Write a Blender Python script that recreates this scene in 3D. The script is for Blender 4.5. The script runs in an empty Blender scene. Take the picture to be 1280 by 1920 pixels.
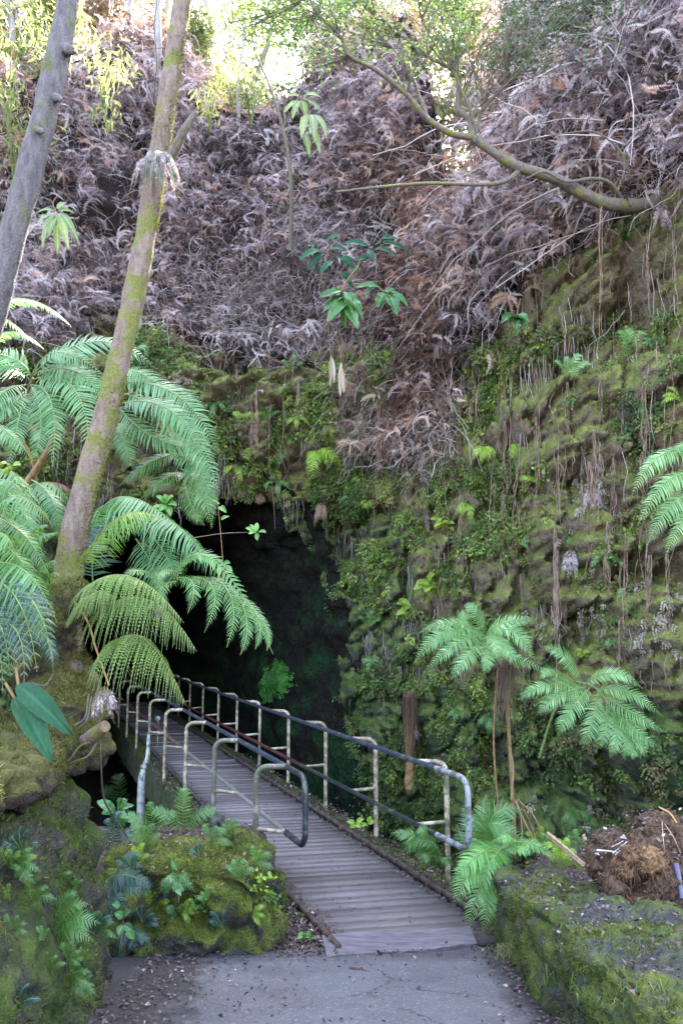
import bpy, bmesh, math, random
import numpy as np
from mathutils import Vector, Matrix
from mathutils.bvhtree import BVHTree
R = math.radians
random.seed(7)
rng = np.random.default_rng(7)
scene = bpy.context.scene
C = scene.collection
H = 2.3            # eye height above the bridge deck (m)
FL = 1556.0        # focal length in photo pixels
PITCH = math.atan(220 / FL)
cP, sP = math.cos(PITCH), math.sin(PITCH)

def ray(px, py):
    u = 960 - py
    y = FL * cP - u * sP
    return (px - 640) / y, (FL * sP + u * cP) / y
def W(px, py, Y):
    a, b = ray(px, py)
    return np.array([a * Y, Y, H + b * Y])
def G(px, py, z):
    a, b = ray(px, py)
    return W(px, py, (z - H) / b)
def project(P):
    x, y, z = P[..., 0], P[..., 1], P[..., 2] - H
    d = y * cP + z * sP
    return 640 + FL * x / d, 960 - FL * (z * cP - y * sP) / d

# ---------------------------------------------------------------- noise
def _h(i, j, k, s):
    n = (i.astype(np.int64) * 374761393 + j.astype(np.int64) * 668265263 + k.astype(np.int64) * 2147483647 + s * 974711) & 0xffffffff
    n = ((n ^ (n >> 13)) * 1274126177) & 0xffffffff
    n = ((n ^ (n >> 16)) * 2246822519) & 0xffffffff
    n = n ^ (n >> 15)
    return (n & 0xffffff) / float(0xffffff)
def vnoise(P, s=0):
    I = np.floor(P).astype(np.int64); f = P - I; f = f * f * (3 - 2 * f)
    x, y, z = I[:, 0], I[:, 1], I[:, 2]
    r = 0
    for a in (0, 1):
        wa = f[:, 0] if a else 1 - f[:, 0]
        for b in (0, 1):
            wb = f[:, 1] if b else 1 - f[:, 1]
            for c in (0, 1):
                wc = f[:, 2] if c else 1 - f[:, 2]
                r = r + wa * wb * wc * _h(x + a, y + b, z + c, s)
    return r * 2 - 1
def fbm(P, o=4, s=0, g=.5):
    r = 0; a = 1.; t = 0
    for i in range(o):
        r = r + a * vnoise(P * (2.03 ** i) + 17.3 * i, s + i); t += a; a *= g
    return r / t
def worley(P, s=0):
    I = np.floor(P).astype(np.int64)
    f1 = np.full(len(P), 9.); f2 = np.full(len(P), 9.); idv = np.zeros(len(P))
    for a in (-1, 0, 1):
        for b in (-1, 0, 1):
            for c in (-1, 0, 1):
                x, y, z = I[:, 0] + a, I[:, 1] + b, I[:, 2] + c
                q = np.stack([x + _h(x, y, z, s), y + _h(x, y, z, s + 1), z + _h(x, y, z, s + 2)], 1)
                d = np.linalg.norm(q - P, axis=1)
                m = d < f1
                f2 = np.where(m, f1, np.minimum(f2, d)); idv = np.where(m, _h(x, y, z, s + 5), idv); f1 = np.where(m, d, f1)
    return f1, f2, idv
def sstep(a, b, x):
    t = np.clip((x - a) / (b - a), 0, 1); return t * t * (3 - 2 * t)
def unit(v):
    v = np.asarray(v, float); return v / (np.linalg.norm(v, axis=-1, keepdims=True) + 1e-9)

# ---------------------------------------------------------------- objects
def tag(o, label=None, cat=None, group=None, kind=None):
    if label: o['label'] = label
    if cat: o['category'] = cat
    if group: o['group'] = group
    if kind: o['kind'] = kind
    return o
def thing(name, loc, label, cat, group=None):
    o = bpy.data.objects.new(name, None); C.objects.link(o); o.location = [float(a) for a in loc]
    o.empty_display_size = .1
    return tag(o, label, cat, group)
def worldloc(o):
    v = np.zeros(3)
    while o is not None:
        v += np.array(o.location); o = o.parent
    return v

class TM:
    """collects polygons (tri / quad) with a per-vertex tint, built as ONE mesh"""
    def __init__(s): s.V = []; s.T = []; s.F3 = []; s.F4 = []; s.M3 = []; s.M4 = []; s.n = 0
    def add(s, V, F, tint=.5, mat=0):
        V = np.asarray(V, float).reshape(-1, 3); F = np.asarray(F, np.int64)
        s.V.append(V); s.T.append(np.broadcast_to(np.asarray(tint, float), (len(V),)).copy())
        if len(F):
            if F.shape[1] == 3: s.F3.append(F + s.n); s.M3.append(np.full(len(F), mat))
            else: s.F4.append(F + s.n); s.M4.append(np.full(len(F), mat))
        s.n += len(V); return s
    def tube(s, P, r, k=8, tint=.5, mat=0, caps=True, wob=0., seed=0):
        P = np.asarray(P, float); n = len(P); r = np.broadcast_to(np.asarray(r, float), (n,))
        T = unit(np.gradient(P, axis=0))
        a = np.array([0, 0, 1.]) if abs(T[0][2]) < .9 else np.array([1., 0, 0])
        S = unit(np.cross(T[0], a)); rings = []
        ang = np.arange(k) * 2 * math.pi / k
        for i in range(n):
            S = unit(S - T[i] * np.dot(S, T[i])); B = np.cross(T[i], S)
            rings.append(P[i] + r[i] * (np.cos(ang)[:, None] * S + np.sin(ang)[:, None] * B))
        V = np.concatenate(rings)
        if wob:
            c = np.repeat(P, k, 0); d = V - c
            V = c + d * (1 + wob * fbm(V * (1.2 / max(r.mean(), .01)) * .5, 3, seed))[:, None]
        i = np.arange(n - 1)[:, None] * k; j = np.arange(k)[None]; j2 = (j + 1) % k
        F = np.stack([i + j, i + j2, i + k + j2, i + k + j], -1).reshape(-1, 4)
        s.add(V, F, tint, mat)
        if caps:
            q = np.arange(k)
            tn = np.broadcast_to(np.asarray(tint, float), (len(V),))
            s.add(np.concatenate([V[:k], [P[0]]]), np.stack([(q + 1) % k, q, np.full(k, k)], 1), np.append(tn[:k], tn[0]), mat)
            s.add(np.concatenate([V[-k:], [P[-1]]]), np.stack([q, (q + 1) % k, np.full(k, k)], 1), np.append(tn[-k:], tn[-1]), mat)
        return s
    def box(s, c, d, rot=None, tint=.5, mat=0):
        v = np.array([[x, y, z] for x in (-.5, .5) for y in (-.5, .5) for z in (-.5, .5)]) * np.asarray(d, float)
        if rot is not None: v = v @ np.asarray(rot).T
        return s.add(v + np.asarray(c), [[0, 1, 3, 2], [4, 6, 7, 5], [0, 4, 5, 1], [2, 3, 7, 6], [0, 2, 6, 4], [1, 5, 7, 3]], tint, mat)
    def build(s, name, mats, parent=None, smooth=False, weld=0):
        V = np.concatenate(s.V); T = np.concatenate(s.T)
        if parent is not None: V = V - worldloc(parent)
        F3 = np.concatenate(s.F3) if s.F3 else np.zeros((0, 3), np.int64)
        F4 = np.concatenate(s.F4) if s.F4 else np.zeros((0, 4), np.int64)
        M = np.concatenate(s.M3 + s.M4) if (s.M3 or s.M4) else np.zeros(0)
        me = bpy.data.meshes.new(name)
        me.vertices.add(len(V)); me.vertices.foreach_set('co', V.astype(np.float32).ravel())
        L = np.concatenate([F3.ravel(), F4.ravel()])
        me.loops.add(len(L)); me.loops.foreach_set('vertex_index', L.astype(np.int32))
        st = np.concatenate([np.arange(len(F3)) * 3, len(F3) * 3 + np.arange(len(F4)) * 4])
        me.polygons.add(len(st)); me.polygons.foreach_set('loop_start', st.astype(np.int32))
        me.polygons.foreach_set('material_index', M.astype(np.int32))
        if smooth: me.polygons.foreach_set('use_smooth', np.ones(len(st), bool))
        at = me.attributes.new('tint', 'FLOAT', 'POINT'); at.data.foreach_set('value', T.astype(np.float32))
        me.update(calc_edges=True); me.validate()
        if weld:
            bm = bmesh.new(); bm.from_mesh(me); bmesh.ops.remove_doubles(bm, verts=bm.verts, dist=weld); bm.to_mesh(me); bm.free()
        for m in (mats if isinstance(mats, (list, tuple)) else [mats]): me.materials.append(m)
        o = bpy.data.objects.new(name, me); C.objects.link(o)
        if parent is not None: o.parent = parent
        return o

def bez(P0, Pm, P1, n):
    """smooth curve through P0, Pm (at the middle), P1"""
    P0, Pm, P1 = (np.asarray(p, float) for p in (P0, Pm, P1))
    c = 2 * Pm - (P0 + P1) / 2; t = np.linspace(0, 1, n)[:, None]
    return (1 - t) ** 2 * P0 + 2 * t * (1 - t) * c + t * t * P1
def spline(pts, n):
    pts = np.asarray(pts, float)
    if len(pts) == 2: return pts[0] + (pts[1] - pts[0]) * np.linspace(0, 1, n)[:, None]
    Q = np.concatenate([[2 * pts[0] - pts[1]], pts, [2 * pts[-1] - pts[-2]]])
    t = np.linspace(0, len(pts) - 1.0001, n); i = t.astype(int); f = (t - i)[:, None]
    a, b, c, d = Q[i], Q[i + 1], Q[i + 2], Q[i + 3]
    return .5 * ((2 * b) + (c - a) * f + (2 * a - 5 * b + 4 * c - d) * f ** 2 + (3 * b - a - 3 * c + d) * f ** 3)

# ---------------------------------------------------------------- materials
class NT:
    def __init__(s, name):
        s.m = bpy.data.materials.new(name); s.m.use_nodes = True; s.t = s.m.node_tree; s.t.nodes.clear()
        s.out = s.n('ShaderNodeOutputMaterial')
    def n(s, ty, **k):
        nd = s.t.nodes.new(ty)
        for a, b in k.items():
            if a.startswith('i_'):
                nd.inputs[int(a[2:]) if a[2:].isdigit() else a[2:].replace('_', ' ')].default_value = b
            else: setattr(nd, a, b)
        return nd
    def l(s, a, b, c, d=None):
        """link a.output[b] -> c.input[d]"""
        s.t.links.new(a.outputs[b], c.inputs[d]); return s
    def noise(s, scale, detail=4, rough=.6, vec=None):
        nd = s.n('ShaderNodeTexNoise'); nd.inputs['Scale'].default_value = scale; nd.inputs['Detail'].default_value = detail; nd.inputs['Roughness'].default_value = rough
        if vec is not None: s.t.links.new(vec, nd.inputs['Vector'])
        return nd
    def ramp(s, stops, src=None, interp='LINEAR'):
        nd = s.n('ShaderNodeValToRGB'); cr = nd.color_ramp; cr.interpolation = interp
        while len(cr.elements) < len(stops): cr.elements.new(.5)
        for e, (p, c) in zip(cr.elements, stops):
            e.position = p; e.color = (*c, 1) if len(c) == 3 else c
        if src is not None: s.t.links.new(src, nd.inputs[0])
        return nd
    def mix(s, fac, a, b, bt='MIX'):
        nd = s.n('ShaderNodeMix'); nd.data_type = 'RGBA'; nd.blend_type = bt
        for v, i in ((fac, 0), (a, 6), (b, 7)):
            if isinstance(v, (int, float)): nd.inputs[i].default_value = v
            elif isinstance(v, tuple): nd.inputs[i].default_value = (*v, 1)
            else: s.t.links.new(v, nd.inputs[i])
        return nd.outputs[2]
    def math(s, op, a, b=0., c=0.):
        nd = s.n('ShaderNodeMath'); nd.operation = op
        for v, i in ((a, 0), (b, 1), (c, 2)):
            if isinstance(v, (int, float)): nd.inputs[i].default_value = v
            else: s.t.links.new(v, nd.inputs[i])
        return nd.outputs[0]
    def mrange(s, v, a, b, c=0., d=1.):
        nd = s.n('ShaderNodeMapRange'); s.t.links.new(v, nd.inputs[0])
        for i, x in enumerate((a, b, c, d)): nd.inputs[i + 1].default_value = x
        return nd.outputs[0]
    def bump(s, h, strength=.5, dist=.05, prev=None):
        nd = s.n('ShaderNodeBump'); nd.inputs['Strength'].default_value = strength; nd.inputs['Distance'].default_value = dist
        s.t.links.new(h, nd.inputs['Height'])
        if prev is not None: s.t.links.new(prev, nd.inputs['Normal'])
        return nd.outputs[0]
    def principled(s, col, rough=.8, spec=.3, metal=0., normal=None, coat=0.):
        p = s.n('ShaderNodeBsdfPrincipled')
        for v, i in ((col, 'Base Color'), (rough, 'Roughness'), (metal, 'Metallic')):
            if isinstance(v, tuple): p.inputs[i].default_value = (*v, 1)
            elif isinstance(v, (int, float)): p.inputs[i].default_value = v
            else: s.t.links.new(v, p.inputs[i])
        p.inputs['Specular IOR Level'].default_value = spec; p.inputs['Coat Weight'].default_value = coat
        if normal is not None: s.t.links.new(normal, p.inputs['Normal'])
        return p
    def done(s, p): s.t.links.new(p.outputs[0], s.out.inputs[0]); return s.m

def coords(n): return n.n('ShaderNodeNewGeometry')
def mat_leaf(name, stops, rough=.45, spec=.4, trans=.3, tcol=None, blotch=0., bcol=(.2, .12, .05)):
    """thin leaf: glossy upper side plus light passing through it; 'tint' picks the shade of each leaf"""
    n = NT(name); a = n.n('ShaderNodeAttribute', attribute_name='tint')
    col = n.ramp(stops, a.outputs['Fac']).outputs[0]
    if blotch:
        g = coords(n); ns = n.noise(9, 4, .7, g.outputs['Position'])
        col = n.mix(n.mrange(ns.outputs[0], .62 - blotch * .25, .68 - blotch * .2), col, bcol)
    p = n.principled(col, rough, spec)
    if trans:
        t = n.n('ShaderNodeBsdfTranslucent')
        tc = n.mix(1., col, tcol or (1., 1., .55), 'MULTIPLY'); tc2 = n.mix(1., tc, (1.8, 1.8, 1.8), 'MULTIPLY'); n.t.links.new(tc2, t.inputs[0])
        m = n.n('ShaderNodeMixShader'); m.inputs[0].default_value = trans
        n.l(p, 0, m, 1); n.l(t, 0, m, 2); return n.done(m)
    return n.done(p)
def mat_rock(name, dark, light, moss, moss2, amount=.5, scale=1., algae=None, top=.5, soil=None, cracks=1.):
    """weathered basalt / soil with moss growing on the upward faces and in noisy patches"""
    n = NT(name); g = coords(n); pos = g.outputs['Position']
    sep = n.n('ShaderNodeSeparateXYZ'); n.l(g, 'Normal', sep, 0)
    n1 = n.noise(1.3 * scale, 6, .65, pos); n2 = n.noise(7 * scale, 5, .7, pos); n3 = n.noise(38 * scale, 3, .7, pos); n4 = n.noise(.55 * scale, 3, .5, pos)
    base = n.mix(n.mrange(n2.outputs[0], .3, .7), dark, light)
    if soil: base = n.mix(n.mrange(n1.outputs[0], .5, .62), base, soil)
    speck = n.noise(60 * scale, 2, .5, pos)
    base = n.mix(n.mrange(speck.outputs[0], .64, .72), base, tuple(min(1, c * 2.2) for c in light))
    if algae:
        base = n.mix(n.mrange(n4.outputs[0], .4, .62), base, algae)
    mz = n.math('MULTIPLY', sep.outputs[2], top)
    f = n.math('ADD', n.math('ADD', n.math('MULTIPLY', n1.outputs[0], 1.5), n.math('MULTIPLY', n2.outputs[0], .7)), mz)
    f = n.mrange(f, 1.25 - amount * .6, 1.5 - amount * .6)
    mcol = n.mix(n.mrange(n3.outputs[0], .3, .7), moss, moss2)
    mcol = n.mix(n.mrange(n.noise(3.1 * scale, 3, .5, pos).outputs[0], .35, .7), mcol, tuple(c * .6 for c in moss))
    col = n.mix(f, base, mcol)
    vr = n.n('ShaderNodeTexVoronoi'); vr.feature = 'DISTANCE_TO_EDGE'; vr.inputs['Scale'].default_value = 5.5 * scale
    wp = n.mix(.12, pos, n.noise(3 * scale, 3, .6, pos).outputs[1], 'ADD'); n.t.links.new(wp, vr.inputs['Vector'])
    crack = n.mrange(vr.outputs['Distance'], 0., .09)
    col = n.mix(n.math('MULTIPLY', n.math('SUBTRACT', 1., crack), .55 * cracks), col, tuple(c * .6 for c in dark))
    hb = n.math('ADD', n.math('ADD', n.math('MULTIPLY', n2.outputs[0], 1.), n.math('MULTIPLY', n3.outputs[0], .45)), n.math('MULTIPLY', crack, .5 * cracks))
    nb = n.bump(hb, .9, .06)
    return n.done(n.principled(col, .9, .15, normal=nb))
def mat_bark(name, a, b, moss=None, amount=.4, scale=1., red=None):
    n = NT(name); g = coords(n); pos = g.outputs['Position']
    mp = n.n('ShaderNodeMapping'); mp.inputs['Scale'].default_value = (1, 1, .22); n.t.links.new(pos, mp.inputs['Vector'])
    s1 = n.noise(28 * scale, 5, .7, mp.outputs[0]); s2 = n.noise(5 * scale, 4, .6, pos); s3 = n.noise(70 * scale, 2, .6, pos)
    col = n.mix(n.mrange(s1.outputs[0], .3, .7), a, b)
    if red: col = n.mix(n.mrange(s2.outputs[0], .45, .7), col, red)
    if moss:
        mcol = n.mix(n.mrange(s3.outputs[0], .3, .7), moss, tuple(c * 1.8 for c in moss))
        col = n.mix(n.mrange(s2.outputs[0], .62 - amount * .35, .72 - amount * .35), col, mcol)
    nb = n.bump(n.math('ADD', s1.outputs[0], n.math('MULTIPLY', s3.outputs[0], .4)), 1., .035)
    return n.done(n.principled(col, .85, .2, normal=nb))
def mat_simple(name, a, b, scale=20, rough=.7, spec=.3, bump=.3, dist=.01, metal=0., stretch=None, lo=.35, hi=.65):
    n = NT(name); g = coords(n); pos = g.outputs['Position']
    if stretch:
        mp = n.n('ShaderNodeMapping'); mp.inputs['Scale'].default_value = stretch; n.t.links.new(pos, mp.inputs['Vector']); pos = mp.outputs[0]
    ns = n.noise(scale, 5, .65, pos)
    col = n.mix(n.mrange(ns.outputs[0], lo, hi), a, b)
    return n.done(n.principled(col, rough, spec, metal, n.bump(ns.outputs[0], bump, dist)))

# ---------------------------------------------------------------- world, sun, camera
w = bpy.data.worlds.new('World'); scene.world = w; w.use_nodes = True
nt = w.node_tree; nt.nodes.clear()
sky = nt.nodes.new('ShaderNodeTexSky'); sky.sky_type = 'NISHITA'; sky.sun_disc = False
SUN_EL, SUN_AZ = R(46), R(14)          # azimuth measured from +Y towards +X: the sun stands behind the cliff
sky.sun_elevation = SUN_EL; sky.sun_rotation = SUN_AZ; sky.dust_density = 2.2; sky.air_density = 1.; sky.ozone_density = 1.
bg = nt.nodes.new('ShaderNodeBackground'); bg.inputs[1].default_value = .15
hs = nt.nodes.new('ShaderNodeHueSaturation'); hs.inputs['Saturation'].default_value = .78
wo = nt.nodes.new('ShaderNodeOutputWorld')
nt.links.new(sky.outputs[0], hs.inputs['Color']); nt.links.new(hs.outputs[0], bg.inputs[0]); nt.links.new(bg.outputs[0], wo.inputs[0])
sd = bpy.data.lights.new('sun', 'SUN'); sd.energy = 4.; sd.angle = R(.5); sd.color = (1, .93, .8)
so = bpy.data.objects.new('sun', sd); C.objects.link(so)
sv = Vector((math.sin(SUN_AZ) * math.cos(SUN_EL), math.cos(SUN_AZ) * math.cos(SUN_EL), math.sin(SUN_EL)))
so.rotation_euler = sv.to_track_quat('Z', 'Y').to_euler(); so.location = (5, 40, 40)
cam = bpy.data.cameras.new('camera'); co = bpy.data.objects.new('camera', cam); C.objects.link(co); scene.camera = co
co.location = (0, 0, H); co.rotation_euler = (math.pi / 2 + PITCH, 0, 0)
cam.sensor_fit = 'VERTICAL'; cam.sensor_height = 36; cam.sensor_width = 24; cam.lens = FL / 1920 * 36; cam.clip_start = .05; cam.clip_end = 2000
vs = scene.view_settings; vs.view_transform = 'Standard'; vs.look = 'None'; vs.gamma = 1; vs.exposure = 3.85
scene.render.engine = 'CYCLES'
cy = scene.cycles; cy.max_bounces = 6; cy.diffuse_bounces = 3; cy.glossy_bounces = 2; cy.transmission_bounces = 4; cy.transparent_max_bounces = 4
cy.use_denoising = True
try: cy.denoiser = 'OPENIMAGEDENOISE'
except Exception: pass
# ================================================================ terrain
M_cliff = mat_rock('mossy cliff rock', (.05, .036, .028), (.27, .21, .155), (.12, .14, .038), (.3, .3, .09), .44, 1.3, algae=(.15, .13, .075), top=.8, soil=(.3, .2, .14), cracks=.3)
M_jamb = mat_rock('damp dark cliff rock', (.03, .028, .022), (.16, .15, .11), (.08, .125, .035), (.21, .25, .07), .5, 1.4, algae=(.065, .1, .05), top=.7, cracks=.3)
M_cave = mat_rock('cave wall rock', (.006, .006, .005), (.02, .018, .015), (.012, .038, .014), (.02, .06, .02), .4, 1., top=.6)  # near-black colour; the darkness of the cave is put into the rock
M_wall = mat_rock('mossy wall stone', (.02, .019, .02), (.11, .105, .105), (.09, .12, .02), (.17, .185, .05), .5, 1.8, top=-.02, cracks=.15)
M_wallL = mat_rock('mossy block stone', (.025, .022, .018), (.13, .12, .1), (.08, .1, .02), (.24, .26, .05), .5, 1.8, top=.3, cracks=.15)
M_bank = mat_rock('mossy bank rock', (.025, .022, .018), (.1, .088, .075), (.045, .075, .018), (.12, .14, .035), .42, 1.7, top=.1, cracks=.1)
M_soil = mat_simple('dark forest soil', (.035, .025, .022), (.1, .075, .065), 14, .95, .1, .8, .03)

bx = np.array([-30, -14, -9, -6.2, -4.6, -3, 0, 1.1, 2.1, 3.1, 4.2, 5.6, 9, 14, 30]); by = np.array([5, 8.5, 11, 13.6, 14.8, 15.3, 15.2, 14.0, 12.2, 10.6, 9.3, 8.2, 6.5, 5, 2])
zb_x = np.array([-14, -6, -2, 0, 2, 3.2, 4.5, 14]); zb_y = np.array([5.9, 5.9, 6.2, 6.3, 6.6, 7.0, 7.6, 8.5])
# crest height of the slope over the cave, with the low notch on the right where the sun comes through
zc_x = np.array([-30, -12, -8, -6.5, -5, -3.9, -2.8, -1.5, -.6, .2, 1.45, 1.75, 1.95, 2.3, 2.55, 3.0, 4.6, 6, 9, 30]); zc_y = np.array([12, 12.6, 13.2, 13.8, 16.2, 16, 14.2, 14.2, 15.8, 16.2, 15.8, 13., 9.2, 8.7, 10.4, 13.2, 15, 15.6, 16, 14])
def plan(x): return np.interp(x, bx, by)
def pocket(x, z, px, py, Y, sx, sz, d):
    c = W(px, py, Y)
    return d * np.exp(-((x - c[0]) / sx) ** 2 - ((z - c[2]) / sz) ** 2)
def F_smooth(x, z):
    y = plan(x)
    zb = np.interp(x, zb_x, zb_y)
    t = z - zb
    y = y + .34 * (np.sqrt(t * t + .5) + t) * .5
    lf = 1 - sstep(.8, 3., x)
    y = y - .75 * np.exp(-((z - 6.9) / 1.0) ** 2) * lf                 # the fern-hung brow over the cave
    y = y + .5 * sstep(1.2, -.6, z) * sstep(.3, 1.6, x)                # the foot is cut back
    return y
def F(x, z):
    y = F_smooth(x, z)
    P = np.stack([x, y, z], 1)
    wv = fbm(P * [.5, .5, .35], 3, 3)
    s = (z + .45 * wv + .05 * x) * 1.35 + .7 * fbm(P * [.25, .25, .6], 2, 9)
    fr = s - np.floor(s)
    amp = .35 + .65 * sstep(-.3, .4, fbm(P * .7, 2, 21))
    led = (fr ** 1.7) * (1 - sstep(.86, 1., fr))                        # each bed juts out towards its top and is undercut
    rk = 1 - sstep(7.5, 9.5, z) * .7
    y = y - (.36 + .06 * sstep(1., 2.5, x)) * (.35 + .9 * sstep(-.35, .3, fbm(P * [.8, .8, 1.6], 2, 47))) * amp * led * rk
    f1, f2, _ = worley(P * [1.15, 1.15, 1.7] + .35 * fbm(P * 1.3, 2, 30)[:, None], 11)
    y = y + .2 * (1 - sstep(0., .16, f2 - f1)) * rk - .3 * (_ - .5) * rk
    y = y - .2 * fbm(P * [2.6, 2.6, .8], 3, 46) * rk
    h1, h2, hi = worley(P * [.75, .75, 1.0] + .4 * fbm(P * .9, 2, 36)[:, None], 19); y = y + .3 * (1 - sstep(0., .2, h2 - h1)) * rk - .5 * (hi - .5) * sstep(.5, 2., x) * rk
    g1, g2, gi = worley(P * [2.9, 2.9, 4.1] + .3 * fbm(P * 2.3, 2, 33)[:, None], 14); y = y + .1 * (1 - sstep(0., .2, g2 - g1)) * rk - .16 * (gi - .5) * rk
    y = y - (.3 + .35 * sstep(6.5, 8.5, z)) * fbm(P * .55, 3, 41) - .2 * fbm(P * 2.1, 4, 42, .55) * rk - .15 * fbm(P * 6., 4, 43, .65) * rk - .09 * (worley(P * [6.5, 6.5, 8.] + .5 * fbm(P * 4, 2, 38)[:, None], 39)[2] - .5) * rk
    for a in ((1225, 560, 9.6, .42, .5, .9), (1045, 690, 11.2, .55, .22, .7), (1075, 900, 11, .5, .16, .5), (1010, 945, 11.2, .7, .14, .4),
              (830, 740, 13, .5, .25, .5), (200, 470, 15.6, .55, .7, 1.3), (370, 250, 18, .8, .6, 1.), (560, 590, 14.6, 1., .55, 1.1), (690, 620, 14, .8, .5, .9),
              (300, 660, 14.6, .9, .25, .6), (480, 640, 14.4, .9, .2, .6), (1230, 1080, 9.5, .6, .14, .5), (1120, 1150, 9.9, .5, .1, .35), (1150, 1560, 9., 1.6, .5, .7),
              (960, 1290, 11.3, .5, .6, .35), (680, 1010, 14, .35, .25, .5), (700, 950, 13.9, .8, .2, .4)):
        y = y + pocket(x, z, *a)
    return y
# mouth of the lava tube (super-ellipse, ragged)
MCX, MHW, MTOP = -2.62, 2.72, 4.78
def mouth(x, z):
    e = np.abs((x - MCX) / MHW) ** 3.1 + (np.maximum(z + .6, 0) / (MTOP + .6)) ** 3.1
    return (e ** (1 / 3.1) - 1) * 2.7
xs = np.concatenate([np.arange(-14, -8.5, .16), np.arange(-8.5, 5.6, .037), np.arange(5.6, 14, .16)])
zs = np.concatenate([np.arange(-2.6, 9.5, .037), np.arange(9.5, 17, .09)])
X, Z = np.meshgrid(xs, zs); nz, nx = X.shape; X = X.ravel(); Z = Z.ravel()
Yc = F(X, Z)
Pq = np.stack([X, Yc, Z], 1)
dm = mouth(X, Z) + .28 * fbm(Pq * [1.1, 0, 1.1], 3, 61) + .1 * fbm(Pq * [4, 0, 4], 2, 62)
Yc = Yc + .95 * np.exp(-np.maximum(dm, 0) / .26) + .5 * np.exp(-np.maximum(dm, 0) / .7) * sstep(3.2, 1., Z) 
zc = np.interp(X, zc_x, zc_y) + .5 * fbm(np.stack([X, X * 0, X * 0], 1) * .9, 3, 71)
# small holes through the tangle on the upper left where the sky shows
hx, hy = project(np.stack([X, Yc, Z], 1))
hole = (np.zeros(len(X), bool)) & (((hx - 432) / 48) ** 2 + ((hy - 462) / 42) ** 2 + 1.1 * fbm(Pq * 1.8, 3, 81) < .9)
keep = (dm > 0) & (Z < zc) & ~hole
i = np.arange((nz - 1) * nx).reshape(nz - 1, nx)[:, :-1].ravel()
Fq = np.stack([i, i + 1, i + nx + 1, i + nx], 1)
Fq = Fq[keep[Fq].all(1)]; Fq_cliff = Fq
Vc = np.stack([X, Yc, Z], 1)
tm = TM(); tm.add(Vc, Fq, .5)
cliff = tag(tm.build('rock_cliff', M_cliff, smooth=True), kind='structure')
bvh = BVHTree.FromPolygons(Vc.tolist(), Fq.tolist())
def surf(px, py, lift=0.):
    """point where the ray through a photo pixel meets the cliff, lifted towards the eye"""
    a, b = ray(px, py); d = Vector((a, 1, b)).normalized()
    hit, nrm, _, _ = bvh.ray_cast(Vector((0, 0, H)), d)
    if hit is None:
        Y = float(plan(a * 14)) + .5
        return W(px, py, Y), np.array([0, -1., .3])
    n = np.array(nrm); n = -n if np.dot(n, d) > 0 else n
    return np.array(hit) - np.array(d) * lift, n

# the hill top behind the crest
tm = TM(); cx = np.unique(np.concatenate([np.arange(-30, 30.1, .5), np.arange(.5, 4, .1)])); rows = []
for k, t in enumerate(np.concatenate([[0, .6, 1.5, 3, 5, 8], np.arange(12, 70, 6)])):
    z0 = np.interp(cx, zc_x, zc_y)
    y0 = F_smooth(np.clip(cx, -14, 14), z0) + np.where(np.abs(cx) > 14, 2, 0)
    zz = z0 + .1 * t - .12 * min(k, 1) + (8 - z0) * sstep(10, 60, t) * .4
    rows.append(np.stack([cx * (1 + t * .012), y0 + t, zz + .3 * fbm(np.stack([cx, cx * 0 + t, cx * 0], 1) * .4, 3, 5)], 1))
Vh = np.concatenate(rows); n = len(cx); i = np.arange((len(rows) - 1) * n).reshape(-1, n)[:, :-1].ravel()
tm.add(Vh, np.stack([i, i + 1, i + n + 1, i + n], 1))
tag(tm.build('hill_top', M_soil, smooth=True), kind='structure')

# the tube behind the mouth, bending left with the footbridge
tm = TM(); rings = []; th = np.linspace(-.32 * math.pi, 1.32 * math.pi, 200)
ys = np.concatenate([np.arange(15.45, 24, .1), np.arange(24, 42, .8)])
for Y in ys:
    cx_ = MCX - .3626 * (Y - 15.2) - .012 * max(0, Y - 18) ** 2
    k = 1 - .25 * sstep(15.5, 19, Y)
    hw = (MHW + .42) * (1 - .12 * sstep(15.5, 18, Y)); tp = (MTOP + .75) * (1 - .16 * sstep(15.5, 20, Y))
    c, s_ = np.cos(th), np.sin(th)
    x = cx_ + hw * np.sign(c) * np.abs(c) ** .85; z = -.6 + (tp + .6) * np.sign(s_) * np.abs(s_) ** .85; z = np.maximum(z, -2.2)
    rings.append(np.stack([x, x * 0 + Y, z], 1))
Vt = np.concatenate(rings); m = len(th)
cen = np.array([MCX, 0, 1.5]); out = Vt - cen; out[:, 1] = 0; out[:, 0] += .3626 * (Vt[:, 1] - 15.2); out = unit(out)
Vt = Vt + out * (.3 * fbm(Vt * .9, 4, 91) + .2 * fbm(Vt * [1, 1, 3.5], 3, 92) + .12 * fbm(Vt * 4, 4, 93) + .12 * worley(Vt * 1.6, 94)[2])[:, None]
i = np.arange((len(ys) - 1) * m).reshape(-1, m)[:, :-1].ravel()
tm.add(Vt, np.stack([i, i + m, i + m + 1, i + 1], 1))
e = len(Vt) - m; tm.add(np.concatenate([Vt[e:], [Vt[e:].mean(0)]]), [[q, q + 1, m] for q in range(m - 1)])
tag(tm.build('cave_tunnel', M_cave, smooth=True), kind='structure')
cavebvh = BVHTree.FromPolygons(Vt.tolist(), np.stack([i, i + m, i + m + 1, i + 1], 1).tolist())

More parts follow.
